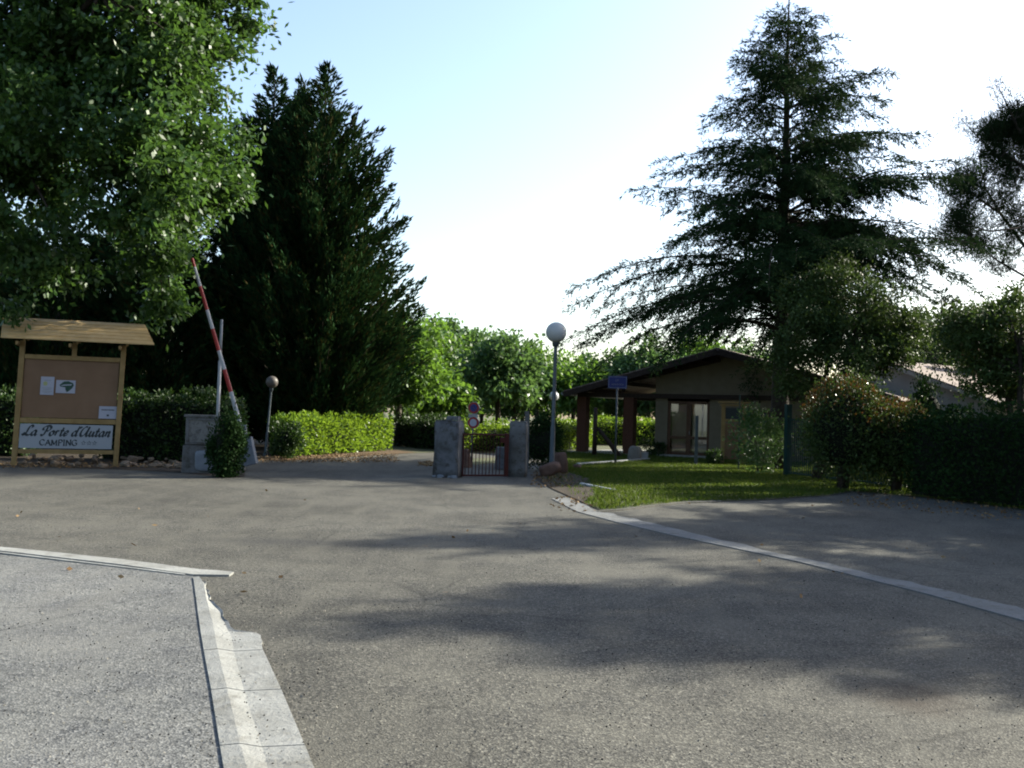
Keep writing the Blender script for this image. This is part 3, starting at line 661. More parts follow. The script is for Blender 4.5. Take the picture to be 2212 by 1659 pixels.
# boarded single pitch roof, lapped boards rising to the back
rf = MB(); nb = 6; YA, ZA, YB, ZB = -.56, 3.10, .42, 3.66
for i in range(nb):
    f0, f1 = i/nb, (i+1)/nb+.02
    y0, z0_ = YA+(YB-YA)*f0, ZA+(ZB-ZA)*f0; y1, z1_ = YA+(YB-YA)*f1, ZA+(ZB-ZA)*f1-.018
    A1 = [(-1.86+.12*(1-f0), y0, z0_), (1.78+.28*(1-f0), y0, z0_), (1.78+.28*(1-f1), y1, z1_), (-1.86+.12*(1-f1), y1, z1_)]
    A2 = [(x, y, z+.03) for x, y, z in A1]
    rf.add(A1+A2, [(3, 2, 1, 0), (4, 5, 6, 7), (0, 1, 5, 4), (1, 2, 6, 5), (2, 3, 7, 6), (3, 0, 4, 7)])
M['roof_wood_lit'] = simple('sunlit_roof_wood', (.70, .47, .19), (.92, .66, .32), 4, .6, .2, .005)  # same wood brightened: sunlight on the roof put into its colour
roof = kpart(rf, 'roof', M['roof_wood_lit'], K, 0)
for sx in (-1.27, .02, 1.27):
    br = MB().beam((sx+.09, -.5, 3.075), (sx+.09, .38, 3.575), .05, .09).beam((sx-.09, -.5, 3.0), (sx-.09, .34, 3.0), .06, .09).beam((sx+.09, .3, 3.1), (sx+.09, .3, 3.5), .05, .06, (1, 0, 0))
    kpart(br, 'rafter', M['wood'], K, .004)
for py_, pz_ in ((-.42, 3.13), (.34, 3.56)): kpart(MB().beam((-1.68, py_, pz_), (1.72, py_, pz_), .05, .06), 'purlin', M['wood'], K, .004)

# rubble stones along the verge
rocks = [rock_mesh('stone', 1, .8, .7, s, M['rubble'], .32, 2) for s in range(7)]
for m_ in rocks: m_.materials.append(M['rubble'])
special = {5: 'large tan stone at the left end under the notice board', 17: 'pale round stone beneath the lettered panel'}
rr = random.Random(8)
for i in range(62):
    x = rr.uniform(40, 250) if i < 30 else rr.uniform(262, 398)
    y = rr.uniform(997, 1009)+(x-200)*.02; s = rr.uniform(.05, .13)
    if i == 5: x, y, s = 122, 1000, .2
    if i == 17: x, y, s = 222, 1011, .12
    if i in (33, 40): s = .17
    g = G(x, y); o = bpy.data.objects.new('stone', rocks[i % 7]); COL.objects.link(o)
    o.location = (g.x, g.y, s*.4+.01+(rr.uniform(0, .12) if y < 1003 else 0)); o.scale = (s*rr.uniform(.8, 1.5), s, s*rr.uniform(.6, 1)); o.rotation_euler = (rr.uniform(-.3, .3), rr.uniform(-.3, .3), rr.uniform(0, 6))
    if i in special: tag(o, special[i], 'stone', 'rubble stones on the verge')
    else: tag(o, 'small rough brown rubble stone lying under or beside the notice board' if i < 30 else 'rough rubble stone between notice board and ivy pillar', 'stone', 'rubble stones under the notice board' if i < 30 else 'rubble stones between board and pillar')

# ================================================================ LEFT PILLAR, IVY, BARRIER
g = G(436, 1021); pil = thing('gate_pillar', 'short lichened concrete pillar half covered with ivy', 'pillar', g, R(6))
MB().box((0, 0, .33), (.86, .6, .66), top=.95).build('base', M['pillar_pale'], pil, .02)
MB().box((.02, 0, 1.0), (.78, .5, .66)).build('panel_block', M['postbox_stone'], pil, .015)
MB().box((.02, -.258, 1.29), (.74, .03, .06)).box((.02, -.258, .71), (.74, .03, .06)).box((-.32, -.258, 1.0), (.06, .03, .52)).box((.36, -.258, 1.0), (.06, .03, .52)).build('frame', M['pillar_pale'], pil, .006)
MB().box((.02, 0, 1.36), (.86, .6, .06)).build('cap', M['pillar_pale'], pil, .012)
me = rock_mesh('plaster_patch', .26, .06, .3, 3, None, .3); o = link('plaster_patch', me, M['lime'], pil, True); o.location = (.1, -.3, .3)
bush('ivy', 'dark ivy bush growing over the right side of the concrete pillar', G(488, 1031), (.36, .36, .76), 6500, .09, M['leaf_dark'], 'ivy', cz=.72, seed=3, clumps=60, core=.7)
# barrier
g = G(522, 1016); bar = thing('road_barrier', 'raised red and white barrier arm with grey counterweight', 'barrier', g)
D = g.y; tip = P(415, 558, D)-g; low = P(531, 958, D)-g
ax = (low-tip); Lr = ax.length
def along(y): return tip+ax*((y-558)/(958-558))
prev = 558
for i, yb in enumerate([577, 619, 670, 711, 758, 799, 847, 905]):
    a, b = along(prev), along(yb); r0 = .036+.024*(prev-558)/400; r1 = .036+.024*(yb-558)/400
    MB().tube([a, b], [r0, r1], 14).build('arm_band', M['paint_red'] if i % 2 == 0 else M['paint_white'], bar, smooth=False)
    prev = yb
MB().tube([along(905), along(958)], [.055, .05], 12).build('arm_end', M['metal_pale'], bar)
c1 = P(533, 945, D)-g; c2 = P(541, 943, D)-g; c3 = P(556, 1001, D)-g; c4 = P(524, 1010, D)-g
w8 = MB(); q = [c1+Vector((-.06, 0, 0)), c2+Vector((.03, 0, 0)), c3, c4]
w8.add([p+Vector((0, -.12, 0)) for p in q]+[p+Vector((0, .12, 0)) for p in q], [(0, 1, 2, 3), (7, 6, 5, 4), (0, 4, 5, 1), (1, 5, 6, 2), (2, 6, 7, 3), (3, 7, 4, 0)])
w8.build('counterweight', M['lime'], bar, .02)
MB().box((0, .05, .55), (.14, .14, 1.2)).build('support_post', M['metal_pale'], bar, .01)
MB().tube([(-.02, -.12, 1.08), (-.02, .16, 1.08)], [.06, .06], 12).build('pivot', M['metal_grey'], bar)
g = G(466, 1008); po = thing('pole', 'slim pale metal pole standing behind the barrier arm', 'pole', g)
tp = P(479, 690, g.y)-g; MB().tube([(0, 0, 0), tp*.72], [.045, .045], 12).build('lower_tube', M['paint_white'], po, smooth=True)
MB().tube([tp*.72, tp], [.038, .036], 12).build('upper_tube', M['metal_pale'], po, smooth=True)

# ================================================================ LAMPS
M['globe_in_shade'] = simple('shaded_globe', (.14, .125, .11), (.20, .18, .16), 2, .5, .05, .002)  # opal globe darkened in its colour to stand in for shade
def lamp(name, label, base, H, r, lean=(0, 0), pm='metal_grey', pr=.05, gm='globe'):
    t = thing(name, label, 'lamp', base, 0, 'globe lamps in the grounds')
    MB().lathe([(pr*1.9, 0), (pr*1.9, .12), (pr*1.3, .16), (pr*1.2, H*.33), (pr, H*.34), (pr*.9, H-r-.12)], 14).build('pole', M[pm], t, smooth=True)
    MB().lathe([(pr*.9, H-r-.12), (pr*1.6, H-r-.1), (pr*1.9, H-r*.97)], 14).build('collar', M[pm], t, smooth=True)
    pf = [(max(.002, r*math.sin(math.pi*i/20)), H-r*math.cos(math.pi*i/20)) for i in range(21)]
    MB().lathe(pf, 32).build('globe', M[gm], t, smooth=True)
    t.rotation_euler = (0, R(lean[0]), 0); return t
g = P(1191.5, 1010, 27.5); g.z = 0; lamp('globe_lamp', 'tall globe lamp beside two red boulders', g, (P(1201.5, 718, 27.5)).z, .285, (0.3, 0), pr=.055)
g = P(1194, 960, 62); g.z = 0; lamp('globe_lamp', 'far white globe lamp behind the tall lamp post', g, P(1199, 856, 62).z, .30)
g = G(573, 986); lamp('globe_lamp', 'small dim globe lamp in front of the dark cypress', g, P(588, 825, g.y).z, .20, (3.0, 0), pr=.035, gm='globe_in_shade')

# ================================================================ GATE
g1 = G(965, 1031); GD = g1.y
def rough_pillar(name, label, x0, x1, ytop, ybot, mat, depth, rz, seed, taper=.96):
    g = G((x0+x1)/2, ybot); t = thing(name, label, 'pillar', g+Vector((0, depth/2, 0)), rz); w = (x1-x0)*g.y/F*.93; h = P((x0+x1)/2, ytop, g.y).z
    bm = bmesh.new(); bmesh.ops.create_cube(bm, size=1); bmesh.ops.bevel(bm, geom=list(bm.edges), offset=.028, segments=2, affect='EDGES')
    bmesh.ops.subdivide_edges(bm, edges=list(bm.edges), cuts=5, use_grid_fill=True); rnd = random.Random(seed); a = [rnd.uniform(0, 6) for _ in range(6)]
    for v in bm.verts:
        c = v.co; k = 1-(1-taper)*(c.z+.5)
        n = .008*(math.sin(c.z*11+a[0]+c.x*7)+math.sin(c.x*13+c.z*9+a[1])+.7*math.sin(c.y*17+c.z*21+a[2]))
        if c.z < -.42: n += .02+.02*math.sin(c.x*25+a[3])
        v.co = Vector((c.x*w*k*(1+n*1.5), c.y*depth*k*(1+n*1.5), (c.z+.5)*h*(1+.004*math.sin(c.x*12+a[4]))-.02))
    me = bpy.data.meshes.new('shaft'); bm.to_mesh(me); bm.free(); link('shaft', me, mat, t, True); return t, w, h
pL, w, h = rough_pillar('gate_pillar', 'thick dark weathered concrete pillar left of the red gate', 937, 995, 906, 1032, M['pillar'], .7, R(-10), 1)
cp = MB().box((.1, 0, h+.035), (w*.5, .42, .1), top=.85); cp.build('cap_stone', M['pillar'], pL, .015)
for i, (dx, s) in enumerate(((-.27, .05), (-.10, .085), (.13, .05), (.24, .075))):
    o = bpy.data.objects.new('mortar_lump', rock_mesh('mortar_lump', s*1.3, s*.8, s*.7, i, None, .6, 2)); COL.objects.link(o); o.data.materials.append(M['lime']); o.parent = pL; o.location = (dx, -.37, .025)
pR, w, h = rough_pillar('gate_pillar', 'slimmer pale concrete pillar right of the red gate', 1098, 1138, 908, 1031, M['pillar_pale'], .45, R(-8), 2)
g = G(1137, 1020); bd = thing('board', 'thin grey board standing up beside the right gate pillar', 'board', g+Vector((0, .25, 0)))
tp = P(1139, 888, g.y)-g; MB().beam((0, 0, 0), tp, .035, .13, (1, 0, 0)).build('plank', M['darkwood'], bd, .004); bd.children[0].data.materials[0] = M['pillar_pale']
ga = G(997, 1031); gb = G(1094, 1031); gt = thing('gate', 'low red barred metal gate between two concrete pillars', 'gate', ga)
d = gb-ga; Lg = d.length; gt.rotation_euler[2] = math.atan2(d.y, d.x); hz = P(1046, 939, ga.y).z
MB().box((Lg/2, 0, hz), (Lg, .035, .045)).build('top_rail', M['gate_red'], gt, .005)
MB().box((Lg/2, 0, .05), (Lg, .035, .045)).build('bottom_rail', M['gate_red'], gt, .005)
MB().box((Lg-.02, 0, hz/2+.03), (.11, .05, hz+.02)).build('latch_stile', M['gate_red'], gt, .006)
MB().box((.02, 0, hz/2+.03), (.04, .04, hz)).build('hinge_stile', M['gate_red'], gt, .006)
MB().box((Lg-.13, -.002, hz-.14), (.16, .03, .14)).build('lock_box', M['gate_red'], gt, .006)
for i in range(11):
    x = .09+i*(Lg-.2)/11; MB().tube([(x, 0, .06), (x, 0, hz-.01)], [.011, .011], 6).build('bar', M['gate_red'], gt)
# signs behind the gate
g = P(1018, 985, 31); g.z = 0; sg = thing('traffic_sign', 'pole with blue and red no parking disc above a red ringed disc', 'sign', g, R(-16))
zt = P(1021, 881, 31).z; zb = P(1022, 913, 31).z; zp = P(1021, 898, 31).z
MB().tube([(0, .03, 0), (.02, .03, zt+.1)], [.025, .025], 10).build('pole', M['metal_grey'], sg, smooth=True)
def disc(r, z, y, th, n=32, x=.04):
    vs = [(x+r*math.cos(k*2*math.pi/n), y, z+r*math.sin(k*2*math.pi/n)) for k in range(n)]; vs += [(a, y+th, c) for a, b, c in vs]
    return MB().add(vs, [tuple(range(n)), tuple(reversed(range(n, 2*n)))]+[(k, n+k, n+(k+1) % n, (k+1) % n) for k in range(n)])
for zz, cin in ((zt, 'sign_blue'), (zb, 'paper')):
    dd_ = disc(.185, zz, -.03, .05).build('disc', M['metal_pale'], sg); tag(dd_, 'blue disc with red rim and red slash' if cin == 'sign_blue' else 'white disc with red rim')
    disc(.175, zz, -.034, .003).build('red_rim', M['paint_red'], dd_)
    disc(.115, zz, -.038, .003).build('disc_face', M[cin], dd_)
    if cin == 'sign_blue': MB().beam((.04-.085, -.0405, zz+.085), (.04+.085, -.0405, zz-.085), .002, .03, (0, 1, 0)).build('slash', M['paint_red'], dd_)
MB().box((.03, -.02, zp), (.3, .012, .11)).build('plate', M['metal_pale'], sg, .003)
# stumps behind gate
g = P(1003, 992, 30); g.z = 0; t = thing('stone_block', 'brown tapered stone block just behind the gate by the left pillar', 'stone block', g, R(-20)); MB().box((0, 0, .27), (.42, .36, .56), top=.6).build('block', M['redstone'], t, .04)
g = P(1082, 1000, 29.5); g.z = 0; t = thing('stone_block', 'dark grey stone block just behind the gate by the right pillar', 'stone block', g, R(10)); MB().box((0, 0, .33), (.34, .34, .66), top=.85).build('block', M['pillar'], t, .04)
# boulders
def boulder(label, x, y, s, seed, mat='redstone', rot=(0, 0, 0), z=None, rough=.12):
    g = G(x, y); me = rock_mesh('boulder', *s, seed, None, rough); o = link('boulder', me, M[mat], None, True)
    o.location = (g.x, g.y+s[1], s[2]*.62 if z is None else z); o.rotation_euler = rot; tag(o, label, 'boulder'); return o
boulder('reddish boulder lying at the foot of the lamp post', 1189, 1031, (.36, .28, .2), 2, rot=(0, R(-22), 0), z=.2)
boulder('upright reddish boulder right of the lying one', 1211, 1024, (.24, .22, .36), 5, rot=(0, R(-8), 0), z=.3)
boulder('smooth grey standing stone in front of the porch', 1372, 996, (.3, .2, .42), 7, 'greystone', (0, R(6), 0), z=.22, rough=.05)
boulder('small reddish rock on the soil by the lawn', 1247, 1014, (.16, .14, .1), 9, z=.06)

# street name sign
g = G(1329, 1004); ss = thing('street_sign', 'small blue street name plate on a grey pole on the lawn', 'sign', g)
zt = P(1331, 826, g.y).z; MB().tube([(0, 0, -.02), (.0, 0, zt)], [.035, .032], 12).build('pole', M['metal_grey'], ss, smooth=True)
pw = 41*g.y/F; ph = 27*g.y/F
plt = MB().box((0, -.05, zt), (pw, .02, ph)).build('name_plate', M['sign_blue'], ss, .008)
fr = MB()
for (cx, cz_, a, b) in ((0, ph/2-.03, pw-.04, .012), (0, -ph/2+.03, pw-.04, .012), (-pw/2+.026, 0, .012, ph-.06), (pw/2-.026, 0, .012, ph-.06)): fr.box((cx, -.0615, zt+cz_), (a, .004, b))
fr.build('border', M['metal_pale'], plt)
tx = MB(); rr = random.Random(2)
def fuzz(x0, x1, z, h):     # lettering too small and worn to read: letter-like strokes only
    x = x0
    while x < x1:
        l = rr.uniform(.02, .032); tx.box((x+.005, -.062, z+h/2), (.009, .004, h)); tx.box((x+l/2+.004, -.0615, z+h*rr.choice((.08, .5, .92))), (l*.6, .003, .009)); x += l+.014
fuzz(-.07, .05, zt+.04, .06); tx.build('upper_lettering', M['metal_pale'], plt); tx = MB(); fuzz(-.2, -.07, zt-.10, .055); fuzz(-.03, .2, zt-.10, .055)
tx.build('lower_lettering', M['metal_pale'], plt)

# white edging kerbs
def edging(label, a, b, w=.12, h=.1):
    A = G(*a); B = G(*b); d = B-A; t = thing('edging_stone', label, 'kerb stone', (A+B)/2, math.atan2(d.y, d.x))
    MB().box((0, 0, h/2), (d.length, w, h)).build('stone_bar', M['paint_white'], t, .015)
edging('long white edging bar under the street sign', (1248, 1007), (1402, 995))
edging('short white edging bar sunk in the lawn near the gutter', (1255, 1048), (1328, 1063), .1, .06)
g = G(1393, 996); wbx = thing('planter_box', 'small white box at the end of the white edging bar', 'box', g+Vector((0, .3, 0))); MB().box((0, 0, .15), (.26, .24, .3), top=1.1).build('body', M['paint_white'], wbx, .01)
MB().box((0, 0, .305), (.29, .27, .02)).build('rim', M['paint_white'], wbx, .004)
# wooden stake on lawn
g = G(1503, 1006); t = thing('stake', 'grey wooden stake standing on the lawn before the glass door', 'post', g); MB().box((0, 0, .95), (.11, .1, P(1505, 898, g.y).z*1.0+0), top=.96).build('shaft', M['metal_grey'], t, .01)
t.children[0].location.z = P(1505, 898, g.y).z/2-.95

# ================================================================ MAIN BUILDING
th = R(28); org = P(1262, 985, 45); org.z = 0
B1 = thing('house', 'single storey house with open porch, brick piers and dark gable eaves', 'house', org, -th)
zb_ = 2.55; k1 = .27; sA = 6.33; zA = 4.62
def rz(s): return zA-k1*abs(s-sA)
for t0 in (0, 5.6):
    for s in (-.1, 2.15):
        pr_ = MB().box((s, t0, 1.28), (.44, .44, 2.5)).build('pier', M['pierbrick'], B1, .01)
    # plinths
MB().beam((-.35, 0, 2.62), (13.1, 0, 2.62), .3, .2).build('tie_beam', M['darkwood'], B1, .01)
MB().beam((-.35, 5.6, 2.62), (3.2, 5.6, 2.62), .3, .2).build('rear_beam', M['darkwood'], B1, .01)
# walls with gable
wl = MB()
s0, s1, tb = 3.3, 12.7, 6.6
def wallquad(mb, pts, n, th_=.25):
    n = Vector(n)*th_; m_ = len(pts); vs = [Vector(p) for p in pts]; vs2 = [v+n for v in vs]
    mb.add(vs+vs2, [tuple(range(m_)), tuple(reversed(range(m_, 2*m_)))]+[(i, m_+i, m_+(i+1) % m_, (i+1) % m_) for i in range(m_)])
dx0, dx1, dz = 3.86, 5.72, 2.42
wallquad(wl, [(s0, 0.02, 0), (dx0, .02, 0), (dx0, .02, 2.52), (s0, .02, 2.52)], (0, 1, 0))
wallquad(wl, [(dx1, .02, 0), (s1, .02, 0), (s1, .02, 2.52), (dx1, .02, 2.52)], (0, 1, 0))
wallquad(wl, [(s0, .02, 2.721), (s1, .02, 2.721), (s1, .02, rz(s1)-.18), (sA, .02, zA-.18), (s0, .02, rz(s0)-.18)], (0, 1, 0))
wallquad(wl, [(s0, .28, 0), (s0, tb, 0), (s0, tb, rz(s0)-.18), (s0, .28, rz(s0)-.18)], (1, 0, 0))
wallquad(wl, [(s1-.25, .28, 0), (s1-.25, tb, 0), (s1-.25, tb, rz(s1)-.18), (s1-.25, .28, rz(s1)-.18)], (1, 0, 0))
wallquad(wl, [(s0+.26, tb-.25, 0), (s1-.26, tb-.25, 0), (s1-.26, tb-.25, rz(s1)-.2), (sA, tb-.25, zA-.2), (s0+.26, tb-.25, rz(s0)-.2)], (0, 1, 0))
wl.build('wall', M['render'], B1)
# roof planes
for nm, a, b in (('roof', -.62, sA), ('roof', sA, 13.35)):
    r_ = MB(); z_a, z_b = rz(a), rz(b)
    vs = [(a, -1.1, z_a-.1), (b, -1.1, z_b-.1), (b, 7.2, z_b-.1), (a, 7.2, z_a-.1)]; vs += [(x, y, z+.12) for x, y, z in vs]
    r_.add(vs, [(0, 3, 2, 1), (4, 5, 6, 7), (0, 1, 5, 4), (1, 2, 6, 5), (2, 3, 7, 6), (3, 0, 4, 7)]).build(nm, M['roof'], B1)
rft = MB()
for a, b in ((-.6, sA-.02), (sA+.02, 13.3)):
    rft.beam((a, -1.13, rz(a)-.16), (b, -1.13, rz(b)-.16), .045, .24, (0, 0, 1))
rft.build('verge_board', M['darkwood'], B1)
for i, s in enumerate((.5, 1.8, 3.1, 4.4, 5.6, 6.33, 7.6, 9.2, 10.8, 12.4)):
    MB().beam((s, -1.05, rz(s)-.23), (s, 6.6 if s < 3.2 else -.0, rz(s)-.23), .1, .18).build('purlin', M['darkwood'], B1)
MB().beam((-.35, 0, 2.75), (sA-.2, 0, zA-.4), .14, .22).beam((1.8, .0, 2.75), (1.8, 0, rz(1.8)-.35), .12, .12, (0, 1, 0)).build('truss', M['darkwood'], B1)
MB().tube([(-.66, -1.1, rz(-.6)-.12), (-.66, 7.2, rz(-.6)-.12)], [.07, .07], 8).build('rain_gutter', M['metal_pale'], B1)
# door
dr = MB()
for s in (dx0+.05, (dx0+dx1)/2, dx1-.05): dr.box((s, .1, dz/2), (.14 if s != (dx0+dx1)/2 else .2, .08, dz))
for z, h in ((.12, .22), (.86, .12), (dz-.06, .12)):
    hw = (dx1-dx0)/2-.22
    for c in (dx0+.12+hw/2+.02, dx1-.12-hw/2-.02): dr.box((c, .1, z), (hw+.02, .07, h))
door = dr.build('door', M['doorwood'], B1, .005); tag(door, 'glazed double door with brown wooden frame')
MB().box(((dx0+dx1)/2, .1, 1.2), (dx1-dx0-.15, .012, dz-.2)).build('pane', M['glass'], door)
MB().box((dx0+.47, .26, 1.2), (.68, .03, dz-.3)).build('curtain', M['curtainp'], door)
MB().box((dx1-.47, .26, 1.25), (.68, .03, dz-.4)).build('curtain', M['curtain'], door)
MB().tube([((dx0+dx1)/2+.06, .03, 1.0), ((dx0+dx1)/2+.06, .03, 1.15)], [.012, .012], 6).build('handle', M['metal_pale'], door)
MB().box(((dx0+dx1)/2, -.25, .06), (2.4, .5, .12)).build('doorstep', M['kerb'], B1, .01)
wv = MB(); 
for c in (8.2, 10.4):
    wf = MB().box((c, .0, 1.5), (1.3, .06, 1.2)).build('window', M['doorwood'], B1, .01)
    for dx in (-.29, .29): MB().box((c+dx, -.034, 1.5), (.48, .01, 1.02)).build('pane', M['ink'], wf)
# porch floor
pf = MB().box((1.4, 2.8, .03), (4.2, 6.6, .06)); pf.build('porch_floor', M['kerb'], B1)
# leaning dark prop in the porch
g = P(1283, 1000, 41.5); g.z = 0; t = thing('timber_prop', 'dark upright post with slanting brace in front of the porch pier', 'post', g)
a = P(1292, 925, 41.5)-g; b = P(1342, 992, 41.5)-g; tt = P(1287, 880, 41.5)-g
MB().tube([(0, 0, 0), tt], [.11, .08], 10).build('upright', M['metal_grey'], t, smooth=True); t.children[0].data.materials[0] = M['darkwood']
MB().tube([a, (a+b)/2+Vector((.06, 0, -.05)), b], [.07, .1, .14], 8).build('brace', M['darkwood'], t, smooth=True)
# second wooden board (small)
g = P(1583, 1000, 37.5); g.z = 0; nb_ = thing('notice_board', 'small wooden framed notice board beside the house wall', 'notice board', g, R(-10)); ppm = 37.5/F
W2 = 54*ppm; H2 = P(1583, 872, 37.5).z
for sx in (-1, 1): MB().box((sx*(W2/2-.08), 0, H2/2), (.15, .1, H2)).build('post', M['wood'], nb_, .006)
MB().box((0, -.01, H2+.04), (W2*1.25, .34, .06)).box((0, -.01, H2-.06), (W2*1.12, .2, .06)).build('roof', M['wood'], nb_, .006)
MB().box((0, 0, H2*.72), (W2-.32, .05, .09)).build('rail', M['wood'], nb_, .004)
MB().box((0, .01, H2*.84), (W2-.32, .03, H2*.18)).build('dark_panel', M['ink'], nb_, .002)
MB().box((0, .01, H2*.38), (W2-.32, .03, H2*.58)).build('lower_panel', M['plywood'], nb_, .002)
# fence posts and fence
g = P(1595, 1008, 33); g.z = 0; t = thing('fence_post', 'thin dark steel post standing right of the small notice board', 'post', g); MB().tube([(0, 0, 0), (0, 0, P(1597, 855, 33).z)], [.022, .022], 8).build('shaft', M['fence_green'], t)
MB().lathe([(.0, 0), (.03, 0), (.03, .03), (0, .04)], 8, (0, 0, P(1597, 855, 33).z)).build('cap', M['fence_green'], t)
fa = G(1700, 1029); fb = G(1990, 1066); fd = fb-fa; fn = thing('metal_fence', 'dark green barred metal fence running behind the red tipped shrubs', 'fence', fa, math.atan2(fd.y, fd.x)); FL = fd.length
MB().box((0, 0, 1.09), (.17, .17, 2.18)).build('post', M['fence_green'], fn, .01)
for q in (1, 2): MB().box((FL*q/2, 0, .9), (.07, .07, 1.8)).build('post', M['fence_green'], fn, .005)
for z in (.12, 1.72): MB().box((FL/2, 0, z), (FL, .04, .05)).build('rail', M['fence_green'], fn)
br = MB(); x = .15
while x < FL: br.box((x, 0, .92), (.025, .025, 1.66)); x += .115
br.build('bars', M['fence_green'], fn)

# ================================================================ SECOND HOUSE
th2 = R(55); o2 = P(1915, 905, 44); o2.z = 0
B2 = thing('house', 'cream walled house with pinkish tiled roof behind the right hedge', 'house', o2, -th2)
zr = P(1915, 782, 44).z; k2 = .345; e2 = 5.5
def r2(s): return zr-k2*abs(s)
w2 = MB(); wallquad(w2, [(-5, 0, 0), (5, 0, 0), (5, 0, r2(5)-.12), (0, 0, zr-.12), (-5, 0, r2(5)-.12)], (0, 1, 0))
wallquad(w2, [(4.75, .26, 0), (4.75, 17, 0), (4.75, 17, r2(5)-.12), (4.75, .26, r2(5)-.12)], (1, 0, 0))
wallquad(w2, [(-5, .26, 0), (-5, 17, 0), (-5, 17, r2(5)-.12), (-5, .26, r2(5)-.12)], (1, 0, 0)); w2.build('wall', M['cream'], B2)
for sg_ in (-1, 1):
    vs = [(0, -.35, zr-.04), (sg_*e2, -.35, r2(e2)-.04), (sg_*e2, 17.4, r2(e2)-.04), (0, 17.4, zr-.04)]; vs += [(x, y, z+.13) for x, y, z in vs]
    MB().add(vs, [(0, 3, 2, 1), (4, 5, 6, 7), (0, 1, 5, 4), (1, 2, 6, 5), (2, 3, 7, 6), (3, 0, 4, 7)]).build('roof', M['roof'], B2)
MB().beam((0, -.38, zr-.07), (e2, -.38, r2(e2)-.07), .04, .16).build('verge_board', M['cream'], B2)
ch = MB().box((1.2, 4.5, zr+.3), (.7, .5, 1.5)).build('chimney', M['pierbrick'], B2, .01); MB().box((1.2, 4.5, zr+1.09), (.85, .65, .08)).build('chimney_cap', M['kerb'], ch, .01)
# low lean-to roof between the houses
# tall tan gable far behind
g = P(2035, 880, 62); g.z = 0; B3 = thing('house', 'distant tan house peeping above the tiled roof', 'house', g, R(-20)); ppm = 62/F; hh = P(2035, 735, 62).z
w3 = MB(); wallquad(w3, [(-1.2, 0, 0), (1.2, 0, 0), (1.2, 0, hh), (-1.2, 0, hh)], (0, 1, 0), 3); w3.build('wall', M['render'], B3)
MB().box((0, 1.5, hh+.08), (2.9, 3.6, .16)).build('roof', M['roof'], B3)
MB().box((.1, -.03, hh-1.1), (1.0, .08, 1.2)).build('window', M['ink'], B3, .01)

# ================================================================ HEDGES AND SHRUBS
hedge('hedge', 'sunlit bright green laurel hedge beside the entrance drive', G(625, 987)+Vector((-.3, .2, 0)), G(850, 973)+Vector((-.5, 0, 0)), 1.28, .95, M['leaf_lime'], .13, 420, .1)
bush('shrub', 'low dark shrub at the left end of the bright hedge', G(612, 992)+Vector((0, .5, 0)), (.55, .5, .55), 2600, .1, M['leaf_hedge'], seed=9)
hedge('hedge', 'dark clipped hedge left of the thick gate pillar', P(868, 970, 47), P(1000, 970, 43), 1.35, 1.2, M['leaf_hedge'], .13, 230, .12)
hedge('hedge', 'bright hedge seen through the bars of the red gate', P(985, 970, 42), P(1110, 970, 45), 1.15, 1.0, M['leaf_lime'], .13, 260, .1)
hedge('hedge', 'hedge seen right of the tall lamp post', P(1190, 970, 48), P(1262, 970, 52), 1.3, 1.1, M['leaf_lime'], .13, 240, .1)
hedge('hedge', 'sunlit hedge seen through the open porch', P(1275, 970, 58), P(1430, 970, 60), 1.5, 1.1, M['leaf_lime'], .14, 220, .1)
hedge('hedge', 'laurel hedge with lit tips between notice board and ivy pillar', P(235, 990, 28.5), P(510, 990, 28), 1.85, 1.3, M['leaf_hedge'], .12, 330, .14)
hedge('hedge', 'laurel hedge left of the wooden notice board', P(-150, 990, 29), P(70, 990, 29), 1.75, 1.2, M['leaf_hedge'], .12, 260, .14)
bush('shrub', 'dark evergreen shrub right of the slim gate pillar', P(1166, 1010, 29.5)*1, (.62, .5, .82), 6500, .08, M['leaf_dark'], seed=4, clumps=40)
for o in (bpy.data.objects['shrub.001'],): o.location.z = 0
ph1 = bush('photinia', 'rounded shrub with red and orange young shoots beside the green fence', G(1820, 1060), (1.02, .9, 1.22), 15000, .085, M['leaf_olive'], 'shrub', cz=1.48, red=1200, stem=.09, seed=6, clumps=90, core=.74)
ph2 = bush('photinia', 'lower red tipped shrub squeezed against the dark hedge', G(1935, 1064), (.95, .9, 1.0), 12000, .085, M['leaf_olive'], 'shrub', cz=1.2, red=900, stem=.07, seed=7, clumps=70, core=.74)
hedge('hedge', 'long dark clipped hedge along the right side of the car park', G(1990, 1072)+Vector((.3, .3, 0)), Vector((12.9, 15.5, 0)), 1.95, 1.5, M['leaf_dark'], .09, 620, .12, hB=2.15)
bush('dark_shrub', 'dark conical evergreen rising behind the right hedge', P(2010, 900, 27)*1, (.55, .5, 1.4), 6000, .1, M['leaf_dark'], cz=1.6, seed=12, clumps=40); bpy.data.objects['dark_shrub'].location.z = 0
bush('shrub', 'bright leafy shrub beneath the cedar right of the porch', P(1640, 1005, 31)*1, (.85, .7, 1.05), 3600, .11, M['leaf_farblue'], seed=15, clumps=26, core=0, stem=.03); bpy.data.objects['shrub.002'].location.z = 0
for i, (x, y, Y, rr_, lab) in enumerate(((1420, 990, 43, .35, 'small plant at the corner of the glazed door'), (1405, 985, 48, .5, 'low green plant on the porch edge'), (1545, 1000, 36.5, .32, 'small plant at the foot of the small notice board'))):
    b_ = bush('plant', lab, P(x, y, Y), (rr_, rr_, rr_*.9), 700, .1, M['leaf_hedge'], 'plant', seed=20+i, core=0); b_.location.z = 0

